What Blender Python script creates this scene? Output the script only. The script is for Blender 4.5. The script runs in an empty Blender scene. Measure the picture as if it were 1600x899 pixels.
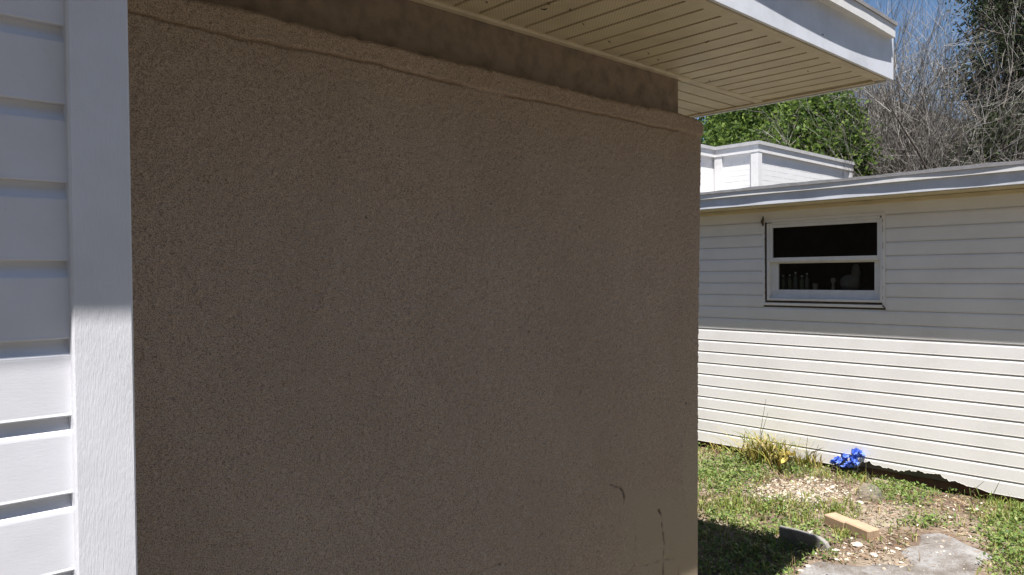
import bpy, math, random
import numpy as np
from mathutils import Vector, Matrix

# ------------------------------------------------------------------ camera
scene = bpy.context.scene
F_PX, YAW, PIT, ROL = 1168.4, 0.82044591, 0.01718, -0.009055
CAM = np.array([0.0, 0.0, 1.5])
def _axes():
    cp, sp = math.cos(PIT), math.sin(PIT); cr, sr = math.cos(ROL), math.sin(ROL)
    def T(d):
        d = (d[0], d[1]*cp - d[2]*sp, d[1]*sp + d[2]*cp)
        return np.array([d[0]*cr - d[1]*sr, d[0]*sr + d[1]*cr, d[2]])
    return np.array([T((math.sin(YAW), 0, math.cos(YAW))), T((-math.cos(YAW), 0, math.sin(YAW))), -T((0, 1, 0))])
AX = _axes()                                   # world = AX @ (right, down, forward)
cam_data = bpy.data.cameras.new('camera')
cam_data.sensor_width = 36.0
cam_data.lens = F_PX/1600*36.0
cam_data.clip_start = 0.05
cam_data.clip_end = 2000
cam = bpy.data.objects.new('camera', cam_data)
scene.collection.objects.link(cam)
r_, d_, f_ = AX[:, 0], AX[:, 1], AX[:, 2]
cam.matrix_world = Matrix(((r_[0], -d_[0], -f_[0], CAM[0]), (r_[1], -d_[1], -f_[1], CAM[1]), (r_[2], -d_[2], -f_[2], CAM[2]), (0, 0, 0, 1)))
scene.camera = cam

# ------------------------------------------------------------------ sky, sun, exposure
SUN_TRAVEL = Vector((0.235, 0.251, -1.0)).normalized()
world = bpy.data.worlds.new('World'); scene.world = world; world.use_nodes = True
wn = world.node_tree.nodes; wl = world.node_tree.links
sky = wn.new('ShaderNodeTexSky'); sky.sky_type = 'NISHITA'; sky.sun_disc = False
sky.sun_elevation = math.asin(-SUN_TRAVEL.z)
sky.sun_rotation = math.atan2(-SUN_TRAVEL.x, -SUN_TRAVEL.y) % (2*math.pi)
sky.air_density = 1.0; sky.dust_density = 0.15; sky.ozone_density = 5.5
wn['Background'].inputs['Strength'].default_value = 0.05
wl.new(sky.outputs['Color'], wn['Background'].inputs['Color'])
sun_data = bpy.data.lights.new('sun', 'SUN'); sun_data.energy = 5.0; sun_data.angle = math.radians(0.53)
sun_data.color = (1.0, 0.96, 0.935)
sun = bpy.data.objects.new('sun', sun_data); scene.collection.objects.link(sun)
sun.rotation_euler = SUN_TRAVEL.to_track_quat('-Z', 'Y').to_euler()
sun.location = (-4, -4, 15)
scene.view_settings.view_transform = 'Standard'
scene.view_settings.look = 'None'
scene.view_settings.exposure = 1.12
scene.view_settings.gamma = 1.0
scene.view_settings.use_curve_mapping = False

# ------------------------------------------------------------------ helpers
RNG = np.random.default_rng(7)
random.seed(7)
COL = scene.collection
def ray(x, y): return AX @ np.array([(x-800)/F_PX, (y-449.5)/F_PX, 1.0])
def onY(x, y, Y): r = ray(x, y); return CAM + r*(Y/r[1])
def onX(x, y, X): r = ray(x, y); return CAM + r*(X/r[0])
def onZ(x, y, Z): r = ray(x, y); return CAM + r*((Z-CAM[2])/r[2])
def at(x, y, dep): return CAM + ray(x, y)*dep
def project(P):
    c = (np.asarray(P) - CAM) @ AX
    return 800 + F_PX*c[..., 0]/c[..., 2], 449.5 + F_PX*c[..., 1]/c[..., 2], c[..., 2]
def zbase(x, y):
    x = np.asarray(x, float); y = np.asarray(y, float)
    t = np.clip((x-3.6)/2.0, 0, 1)
    z = -0.12 + 0.075*t*t*(3-2*t)
    z = z + 0.010*np.sin(x*2.3+1.1)*np.sin(y*2.9) + 0.006*np.sin(x*6.1+y*3.7) + 0.004*np.sin(x*13.3-y*11.9)
    return z
def onG(x, y):
    z = -0.09
    for _ in range(6):
        p = onZ(x, y, z); z = float(zbase(p[0], p[1]))
    return np.array([p[0], p[1], z])

def tag(o, label=None, cat=None, group=None, kind=None):
    if label: o['label'] = label
    if cat: o['category'] = cat
    if group: o['group'] = group
    if kind: o['kind'] = kind
    return o
def empty(name, loc, label, cat, group=None):
    o = bpy.data.objects.new(name, None); o.empty_display_size = 0.1
    COL.objects.link(o); o.location = [float(v) for v in loc]
    tag(o, label, cat, group); o['_o'] = 1; del o['_o']
    return o
def link(name, mesh, parent=None, local=False):
    o = bpy.data.objects.new(name, mesh); COL.objects.link(o)
    if parent is not None:
        o.parent = parent
        if not local:
            w = Vector((0, 0, 0)); p = parent
            while p is not None: w += p.location; p = p.parent
            o.location = -w
    return o
def setmat(me, mat, smooth=False, angle=None):
    me.materials.clear(); me.materials.append(mat)
    if smooth or angle:
        me.polygons.foreach_set('use_smooth', np.ones(len(me.polygons), bool))
        if angle:
            me.set_sharp_from_angle(angle=math.radians(angle))
    return me
class MB:
    def __init__(s): s.v = []; s.f = []
    def add(s, vs, fs):
        n = len(s.v); s.v += [tuple(float(c) for c in v) for v in vs]; s.f += [tuple(i+n for i in f) for f in fs]; return s
    def box(s, x0, x1, y0, y1, z0, z1, b=0.0):
        if b <= 0:
            s.add([(x0,y0,z0),(x1,y0,z0),(x1,y1,z0),(x0,y1,z0),(x0,y0,z1),(x1,y0,z1),(x1,y1,z1),(x0,y1,z1)],
                  [(0,3,2,1),(4,5,6,7),(0,1,5,4),(1,2,6,5),(2,3,7,6),(3,0,4,7)])
        else:
            b = min(b, .45*abs(x1-x0), .45*abs(y1-y0), .45*abs(z1-z0))
            X = (x0, x1); Y = (y0, y1); Z = (z0, z1); sx = (b, -b); vs = []; idx = {}
            for i in (0, 1):
                for j in (0, 1):
                    for k in (0, 1):
                        for a in range(3):
                            p = [X[i] + sx[i], Y[j] + sx[j], Z[k] + sx[k]]
                            p[a] = (X, Y, Z)[a][(i, j, k)[a]]
                            idx[i, j, k, a] = len(vs); vs.append(p)
            fs = []
            for a in range(3):
                u, w = (a+1) % 3, (a+2) % 3
                for e in (0, 1):
                    q = []
                    for (m, n) in ((0,0),(1,0),(1,1),(0,1)):
                        c = [0, 0, 0]; c[a] = e; c[u] = m; c[w] = n; q.append(idx[(*c, a)])
                    fs.append(q if e else q[::-1])
                for m in (0, 1):
                    for n in (0, 1):
                        c0 = [0,0,0]; c0[u] = m; c0[w] = n; c1 = list(c0); c0[a] = 0; c1[a] = 1
                        q = [idx[(*c0, u)], idx[(*c1, u)], idx[(*c1, w)], idx[(*c0, w)]]
                        fs.append(q if (m == n) == False else q[::-1])
            for i in (0, 1):
                for j in (0, 1):
                    for k in (0, 1):
                        t = [idx[i, j, k, a] for a in range(3)]
                        fs.append(t if (i+j+k) % 2 else t[::-1])
            s.add(vs, fs)
        return s
    def prism(s, pts, axis, a0, a1):
        """2-D outline pts extruded along axis; other two axes in order."""
        n = len(pts); vs = []
        for a in (a0, a1):
            for p in pts:
                q = [p[0], p[1]]; q.insert(axis, a); vs.append(q)
        fs = [tuple(range(n))[::-1], tuple(range(n, 2*n))] + [(i, (i+1) % n, n+(i+1) % n, n+i) for i in range(n)]
        return s.add(vs, fs)
    def lathe(s, prof, c=(0, 0, 0), n=12):
        vs = [(c[0]+r*math.cos(2*math.pi*k/n), c[1]+r*math.sin(2*math.pi*k/n), c[2]+z) for r, z in prof for k in range(n)]
        m = len(prof)
        fs = [(i*n+k, i*n+(k+1) % n, (i+1)*n+(k+1) % n, (i+1)*n+k) for i in range(m-1) for k in range(n)]
        fs += [tuple(range(n))[::-1], tuple(range((m-1)*n, m*n))]
        return s.add(vs, fs)
    def tube(s, pts, rads, n=5):
        pts = [Vector(p) for p in pts]; vs = []
        for i, p in enumerate(pts):
            t = (pts[min(i+1, len(pts)-1)] - pts[max(i-1, 0)])
            if t.length < 1e-9: t = Vector((0, 0, 1))
            t.normalize(); a = t.cross(Vector((0.31, 0.87, 0.2))).normalized(); b = t.cross(a)
            for k in range(n):
                an = 2*math.pi*k/n; vs.append(p + (a*math.cos(an) + b*math.sin(an))*rads[i])
        fs = [(i*n+k, i*n+(k+1) % n, (i+1)*n+(k+1) % n, (i+1)*n+k) for i in range(len(pts)-1) for k in range(n)]
        return s.add(vs, fs)
    def mesh(s, name, mat, smooth=False, angle=None):
        me = bpy.data.meshes.new(name); me.from_pydata(s.v, [], s.f); me.update()
        return setmat(me, mat, smooth, angle)
    def build(s, name, mat, parent=None, smooth=False, angle=None):
        return link(name, s.mesh(name, mat, smooth, angle), parent)
def np_mesh(name, verts, quads=None, tris=None, mat=None, smooth=False):
    me = bpy.data.meshes.new(name)
    verts = np.asarray(verts, np.float32).reshape(-1, 3)
    loops = []; starts = []; n = 0
    if quads is not None and len(quads):
        quads = np.asarray(quads, np.int32); loops.append(quads.ravel()); starts.append(np.arange(len(quads))*4); n = quads.size
    if tris is not None and len(tris):
        tris = np.asarray(tris, np.int32); loops.append(tris.ravel()); starts.append(np.arange(len(tris))*3 + n)
    loops = np.concatenate(loops).astype(np.int32); starts = np.concatenate(starts).astype(np.int32)
    me.vertices.add(len(verts)); me.vertices.foreach_set('co', verts.ravel())
    me.loops.add(len(loops)); me.loops.foreach_set('vertex_index', loops)
    me.polygons.add(len(starts)); me.polygons.foreach_set('loop_start', starts)
    me.update(calc_edges=True); me.validate()
    return setmat(me, mat, smooth)
def smooth_noise(shape, sx, sy=None, seed=0):
    """gaussian-filtered white noise, unit variance"""
    sy = sy or sx; g = np.random.default_rng(seed).standard_normal(shape)
    fy = np.fft.fftfreq(shape[0])[:, None]; fx = np.fft.rfftfreq(shape[1])[None, :]
    G = np.exp(-2*np.pi**2*((fy*sy)**2 + (fx*sx)**2))
    o = np.fft.irfft2(np.fft.rfft2(g)*G, shape); return o/o.std()
def sstep(a, b, x):
    t = np.clip((x-a)/(b-a), 0, 1); return t*t*(3-2*t)

# ------------------------------------------------------------------ materials
def mat_new(name):
    m = bpy.data.materials.new(name); m.use_nodes = True
    nt = m.node_tree; return m, nt, nt.nodes, nt.links, nt.nodes['Principled BSDF']
def noise(nt, scale, detail=4, rough=0.55, coord='Object', vec=None, scl=None):
    n = nt.nodes.new('ShaderNodeTexNoise'); n.inputs['Scale'].default_value = scale
    n.inputs['Detail'].default_value = detail; n.inputs['Roughness'].default_value = rough
    tc = nt.nodes.new('ShaderNodeNewGeometry')
    src = tc.outputs['Position']
    if scl:
        mp = nt.nodes.new('ShaderNodeMapping'); mp.inputs['Scale'].default_value = scl
        nt.links.new(src, mp.inputs['Vector']); src = mp.outputs['Vector']
    nt.links.new(src, n.inputs['Vector']); return n.outputs['Fac']
def ramp(nt, fac, stops):
    r = nt.nodes.new('ShaderNodeValToRGB'); e = r.color_ramp.elements
    while len(e) < len(stops): e.new(0.5)
    for i, (p, c) in enumerate(stops):
        e[i].position = p; e[i].color = (*c, 1) if len(c) == 3 else c
    nt.links.new(fac, r.inputs['Fac']); return r.outputs['Color']
def mix(nt, fac, a, b, mode='MIX'):
    m = nt.nodes.new('ShaderNodeMix'); m.data_type = 'RGBA'; m.blend_type = mode
    for s, v in ((m.inputs[0], fac), (m.inputs[6], a), (m.inputs[7], b)):
        if hasattr(v, 'is_output'): nt.links.new(v, s)
        elif isinstance(v, (int, float)): s.default_value = v
        else: s.default_value = (*v, 1)
    return m.outputs[2]
def bump(nt, bsdf, h, strength=0.4, dist=0.003):
    b = nt.nodes.new('ShaderNodeBump'); b.inputs['Strength'].default_value = strength; b.inputs['Distance'].default_value = dist
    nt.links.new(h, b.inputs['Height']); nt.links.new(b.outputs['Normal'], bsdf.inputs['Normal'])
def paint(name, col, rough=0.5, dirt=(0.35, 0.32, 0.27), amount=0.25, scale=6, grain=None, bumps=0.15, spec=0.4):
    m, nt, N, L, B = mat_new(name)
    n1 = noise(nt, scale, 6, 0.6); n2 = noise(nt, scale*14, 3, 0.6)
    f = ramp(nt, n1, [(0.42, (0, 0, 0)), (0.78, (amount,)*3)])
    c = mix(nt, f, col, dirt)
    sp = ramp(nt, n2, [(0.70, (0, 0, 0)), (0.80, (amount*1.2,)*3)])
    c = mix(nt, sp, c, dirt)
    L.new(c, B.inputs['Base Color']); B.inputs['Roughness'].default_value = rough
    B.inputs['Specular IOR Level'].default_value = spec
    g = noise(nt, 60, 4, 0.6, scl=grain) if grain else n2
    bump(nt, B, g, bumps, 0.002)
    return m
MAT = {}
def build_materials():
    MAT['vinyl'] = paint('vinyl_white', (0.745, 0.755, 0.795), 0.42, amount=0.24, scale=5, grain=(1.5, 1.5, 9), bumps=0.08)
    MAT['vinyl_garage'] = paint('vinyl_ivory', (0.84, 0.825, 0.80), 0.45, amount=0.18, scale=3, grain=(1, 1.2, 9), bumps=0.08)
    MAT['post'] = paint('post_white_grain', (0.745, 0.755, 0.79), 0.42, amount=0.18, scale=7, grain=(9, 9, 0.9), bumps=0.55)
    MAT['white'] = paint('white_trim', (0.78, 0.775, 0.76), 0.5, amount=0.25, scale=9)
    MAT['fascia'] = paint('fascia_white', (0.71, 0.735, 0.78), 0.45, dirt=(0.3, 0.31, 0.30), amount=0.42, scale=4, grain=(14, 14, 0.8), bumps=0.1)
    MAT['soffit'] = paint('soffit_beige', (0.64, 0.56, 0.385), 0.5, dirt=(0.22, 0.17, 0.11), amount=0.3, scale=5)
    MAT['soffit_trim'] = paint('soffit_trim_beige', (0.62, 0.54, 0.38), 0.5, dirt=(0.2, 0.15, 0.1), amount=0.35, scale=8)
    MAT['roofing'] = paint('roofing_grey', (0.30, 0.295, 0.30), 0.9, dirt=(0.12, 0.11, 0.10), amount=0.6, scale=12, bumps=0.6)
    MAT['roof_pale'] = paint('roofing_pale', (0.50, 0.495, 0.49), 0.85, dirt=(0.3, 0.29, 0.28), amount=0.5, scale=10)
    MAT['frieze'] = paint('frieze_tan', (0.29, 0.222, 0.165), 0.8, dirt=(0.09, 0.066, 0.045), amount=0.75, scale=16, bumps=1.0)
    MAT['block'] = paint('white_block', (0.83, 0.83, 0.82), 0.7, dirt=(0.5, 0.48, 0.45), amount=0.15, scale=4)
    MAT['rotwood'] = paint('rotten_sill', (0.085, 0.05, 0.032), 0.9, dirt=(0.03, 0.02, 0.015), amount=0.8, scale=9, grain=(12, 1, 12), bumps=0.8)
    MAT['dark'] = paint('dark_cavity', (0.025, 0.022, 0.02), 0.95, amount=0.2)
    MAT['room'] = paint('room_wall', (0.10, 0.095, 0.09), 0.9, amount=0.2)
    MAT['caulk'] = paint('weathered_caulk', (0.10, 0.075, 0.055), 0.9, dirt=(0.03, 0.02, 0.015), amount=0.8, scale=30, bumps=0.8)
    m, nt, N, L, B = mat_new('weathered_concrete')
    c = ramp(nt, noise(nt, 4.5, 8, 0.68), [(0.34, (0.085, 0.07, 0.055)), (0.46, (0.165, 0.15, 0.135)), (0.56, (0.225, 0.218, 0.21)), (0.72, (0.30, 0.29, 0.275))])
    c = mix(nt, ramp(nt, noise(nt, 60, 5, 0.7), [(0.5, (0, 0, 0)), (0.66, (0.7,)*3)]), c, (0.10, 0.082, 0.062))
    c = mix(nt, ramp(nt, noise(nt, 130, 3, 0.6), [(0.60, (0, 0, 0)), (0.7, (0.6,)*3)]), c, (0.40, 0.37, 0.32))
    L.new(c, B.inputs['Base Color']); B.inputs['Roughness'].default_value = 0.95; bump(nt, B, noise(nt, 70, 6, 0.7), 0.9, 0.006)
    MAT['concrete'] = m
    MAT['edging'] = paint('edging_concrete', (0.25, 0.24, 0.22), 0.9, dirt=(0.12, 0.11, 0.09), amount=0.7, scale=12, bumps=0.7)
    MAT['brick'] = paint('tan_brick', (0.40, 0.28, 0.18), 0.85, dirt=(0.30, 0.22, 0.15), amount=0.8, scale=26, bumps=0.9)
    MAT['stone'] = paint('pale_stone', (0.52, 0.47, 0.40), 0.85, dirt=(0.35, 0.3, 0.24), amount=0.5, scale=30, bumps=0.5)
    MAT['bark_dark'] = paint('bark_dark', (0.10, 0.08, 0.065), 0.95, dirt=(0.2, 0.18, 0.15), amount=0.5, scale=8)
    MAT['bark_grey'] = paint('bark_grey', (0.27, 0.235, 0.20), 0.95, dirt=(0.12, 0.10, 0.085), amount=0.6, scale=4)
    MAT['leafmould'] = paint('dark_stems', (0.05, 0.055, 0.03), 0.9, amount=0.3)
    # perforated soffit
    m, nt, N, L, B = mat_new('soffit_vented')
    geo = N.new('ShaderNodeNewGeometry'); vo = N.new('ShaderNodeTexVoronoi'); vo.inputs['Scale'].default_value = 105
    vo.inputs['Randomness'].default_value = 0.0
    mp = N.new('ShaderNodeMapping'); mp.inputs['Rotation'].default_value = (0, 0, 0.785); mp.inputs['Scale'].default_value = (1, 1, 0.0)
    L.new(geo.outputs['Position'], mp.inputs['Vector']); L.new(mp.outputs['Vector'], vo.inputs['Vector'])
    hole = ramp(nt, vo.outputs['Distance'], [(0.22, (1, 1, 1)), (0.30, (0, 0, 0))])
    d1 = ramp(nt, noise(nt, 5, 6, 0.6), [(0.42, (0, 0, 0)), (0.8, (0.35,)*3)])
    c = mix(nt, d1, (0.64, 0.56, 0.385), (0.24, 0.19, 0.12)); c = mix(nt, mix(nt, 0.3, (0, 0, 0), hole), c, (0.05, 0.04, 0.03))
    L.new(c, B.inputs['Base Color']); B.inputs['Roughness'].default_value = 0.5
    MAT['soffit_vent'] = m
    # stucco: colour from stain attributes, relief is geometry plus fine bump
    m, nt, N, L, B = mat_new('stucco_tan')
    n1 = noise(nt, 2.2, 7, 0.66, scl=(1.2, 1.2, 0.7)); n2 = noise(nt, 330, 2, 0.5); n3 = noise(nt, 110, 3, 0.5)
    c = ramp(nt, n1, [(0.3, (0.445, 0.345, 0.258)), (0.7, (0.525, 0.413, 0.315))])
    spk = ramp(nt, n2, [(0.42, (0, 0, 0)), (0.64, (0.85,)*3)])
    c = mix(nt, spk, c, (0.16, 0.118, 0.086))
    spk2 = ramp(nt, n3, [(0.68, (0, 0, 0)), (0.75, (0.7,)*3)])
    c = mix(nt, spk2, c, (0.14, 0.10, 0.07))
    def attr(nm):
        a = N.new('ShaderNodeAttribute'); a.attribute_name = nm; return a.outputs['Fac']
    c = mix(nt, attr('patch'), c, (0.38, 0.31, 0.215))
    c = mix(nt, attr('rust'), c, (0.13, 0.075, 0.035))
    c = mix(nt, attr('crack'), c, (0.02, 0.015, 0.012))
    L.new(c, B.inputs['Base Color']); B.inputs['Roughness'].default_value = 0.85
    B.inputs['Specular IOR Level'].default_value = 0.25
    bump(nt, B, n2, 0.7, 0.002)
    MAT['stucco'] = m
    # ground
    m, nt, N, L, B = mat_new('yard_soil')
    n1 = noise(nt, 1.7, 6, 0.62); n2 = noise(nt, 22, 6, 0.7); n3 = noise(nt, 90, 4, 0.7); n4 = noise(nt, 0.25, 4, 0.6)
    c = ramp(nt, n1, [(0.33, (0.085, 0.056, 0.038)), (0.47, (0.16, 0.118, 0.082)), (0.62, (0.26, 0.215, 0.16))])
    c = mix(nt, ramp(nt, n2, [(0.45, (0, 0, 0)), (0.7, (0.8,)*3)]), c, (0.10, 0.06, 0.038))
    c = mix(nt, ramp(nt, n3, [(0.6, (0, 0, 0)), (0.72, (0.7,)*3)]), c, (0.30, 0.25, 0.19))
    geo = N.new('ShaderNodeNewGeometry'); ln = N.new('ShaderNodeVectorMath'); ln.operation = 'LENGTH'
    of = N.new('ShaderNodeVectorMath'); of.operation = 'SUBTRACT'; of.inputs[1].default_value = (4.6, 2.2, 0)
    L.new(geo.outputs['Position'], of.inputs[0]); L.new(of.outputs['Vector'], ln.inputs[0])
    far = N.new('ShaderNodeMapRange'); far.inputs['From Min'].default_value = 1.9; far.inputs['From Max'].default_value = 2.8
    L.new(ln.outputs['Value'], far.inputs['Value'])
    g = ramp(nt, n4, [(0.35, (0.055, 0.044, 0.032)), (0.65, (0.09, 0.074, 0.055))])  # soil outside the view, toned darker to cut the light it bounces
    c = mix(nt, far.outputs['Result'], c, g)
    L.new(c, B.inputs['Base Color']); B.inputs['Roughness'].default_value = 0.95
    bump(nt, B, n2, 0.9, 0.012)
    MAT['ground'] = m
    # glass pane
    m, nt, N, L, B = mat_new('window_glass')
    N.remove(B); out = N['Material Output']
    tr = N.new('ShaderNodeBsdfTransparent'); tr.inputs['Color'].default_value = (0.86, 0.89, 0.88, 1)
    gl = N.new('ShaderNodeBsdfGlossy'); gl.inputs['Roughness'].default_value = 0.02
    fr = N.new('ShaderNodeFresnel'); fr.inputs['IOR'].default_value = 1.45
    ms = N.new('ShaderNodeMixShader'); L.new(fr.outputs[0], ms.inputs[0]); L.new(tr.outputs[0], ms.inputs[1]); L.new(gl.outputs[0], ms.inputs[2])
    L.new(ms.outputs[0], out.inputs['Surface']); MAT['glass'] = m
    # clear dome
    m, nt, N, L, B = mat_new('cloudy_plastic')
    B.inputs['Base Color'].default_value = (0.42, 0.40, 0.36, 1); B.inputs['Roughness'].default_value = 0.18
    tr = N.new('ShaderNodeBsdfTransparent'); tr.inputs['Color'].default_value = (.86, .85, .82, 1); ms = N.new('ShaderNodeMixShader'); ms.inputs[0].default_value = 0.17
    L.new(tr.outputs[0], ms.inputs[1]); L.new(B.outputs[0], ms.inputs[2]); L.new(ms.outputs[0], N['Material Output'].inputs['Surface'])
    MAT['dome'] = m
def leaf_mat(name, stops, rough=0.5, trans=0.3):
    m, nt, N, L, B = mat_new(name)
    geo = N.new('ShaderNodeNewGeometry')
    c = ramp(nt, geo.outputs['Random Per Island'], stops)
    L.new(c, B.inputs['Base Color']); B.inputs['Roughness'].default_value = rough
    B.inputs['Specular IOR Level'].default_value = 0.2
    tl = N.new('ShaderNodeBsdfTranslucent'); L.new(c, tl.inputs['Color'])
    ms = N.new('ShaderNodeMixShader'); ms.inputs[0].default_value = trans
    L.new(B.outputs[0], ms.inputs[1]); L.new(tl.outputs[0], ms.inputs[2]); L.new(ms.outputs[0], N['Material Output'].inputs['Surface'])
    return m
build_materials()
MAT['grass'] = leaf_mat('grass_blades', [(0, (0.09, 0.14, 0.022)), (0.45, (0.19, 0.245, 0.045)), (0.75, (0.30, 0.31, 0.085)), (1, (0.44, 0.36, 0.18))])
MAT['weed'] = leaf_mat('weed_leaves', [(0, (0.05, 0.095, 0.02)), (0.5, (0.14, 0.215, 0.05)), (0.85, (0.24, 0.31, 0.09)), (1, (0.34, 0.32, 0.15))])
MAT['straw'] = leaf_mat('straw', [(0, (0.13, 0.06, 0.03)), (0.5, (0.25, 0.155, 0.085)), (1, (0.47, 0.39, 0.26))], 0.8, 0.1)
MAT['shell'] = leaf_mat('shell_gravel', [(0, (0.17, 0.135, 0.095)), (0.5, (0.33, 0.28, 0.21)), (1, (0.58, 0.53, 0.44))], 0.85, 0.0)
MAT['clump'] = leaf_mat('yellowing_blades', [(0, (0.13, 0.17, 0.035)), (0.4, (0.30, 0.29, 0.07)), (0.75, (0.42, 0.34, 0.11)), (1, (0.5, 0.40, 0.2))])
MAT['yellow'] = leaf_mat('yellow_petals', [(0, (0.50, 0.36, 0.06)), (1, (0.66, 0.56, 0.20))], 0.5, 0.3)
MAT['blue'] = leaf_mat('blue_petals', [(0, (0.02, 0.05, 0.32)), (0.6, (0.045, 0.11, 0.52)), (1, (0.20, 0.31, 0.75))], 0.5, 0.25)
MAT['leaf_green'] = leaf_mat('broad_leaves', [(0, (0.03, 0.06, 0.014)), (0.5, (0.085, 0.14, 0.028)), (1, (0.19, 0.27, 0.05))], 0.6, 0.35)
MAT['leaf_oak'] = leaf_mat('oak_leaves', [(0, (0.018, 0.030, 0.012)), (0.6, (0.042, 0.058, 0.022)), (1, (0.085, 0.095, 0.045))], 0.5, 0.22)
MAT['leaf_olive'] = leaf_mat('dry_olive_leaves', [(0, (0.07, 0.065, 0.03)), (0.6, (0.13, 0.115, 0.06)), (1, (0.2, 0.17, 0.11))], 0.6, 0.2)
MAT['twig'] = leaf_mat('bare_twigs', [(0, (0.065, 0.057, 0.047)), (0.4, (0.18, 0.163, 0.14)), (0.8, (0.33, 0.31, 0.28)), (1, (0.47, 0.445, 0.41))], 0.9, 0.0)

# ------------------------------------------------------------------ ground
def build_ground():
    a = np.concatenate([-np.geomspace(400, 3.2, 26), np.arange(-3, 7.01, 0.05), np.geomspace(7.3, 400, 26)])
    X, Y = np.meshgrid(a, a); Z = zbase(X, Y)
    fade = sstep(7, 14, np.hypot(X, Y)); Z = Z*(1-fade) - 0.1*fade
    near = (np.abs(X-2) < 5) & (np.abs(Y-2) < 5)
    Z = Z + np.where(near, RNG.standard_normal(Z.shape)*0.0035, 0)
    n = len(a); i = np.arange(n*n).reshape(n, n)
    q = np.stack([i[:-1, :-1], i[:-1, 1:], i[1:, 1:], i[1:, :-1]], -1).reshape(-1, 4)
    o = link('ground', np_mesh('ground', np.stack([X, Y, Z], -1), q, mat=MAT['ground'], smooth=True))
    tag(o, 'bare brown and sandy yard soil running out from the houses', kind='structure')
build_ground()

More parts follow.
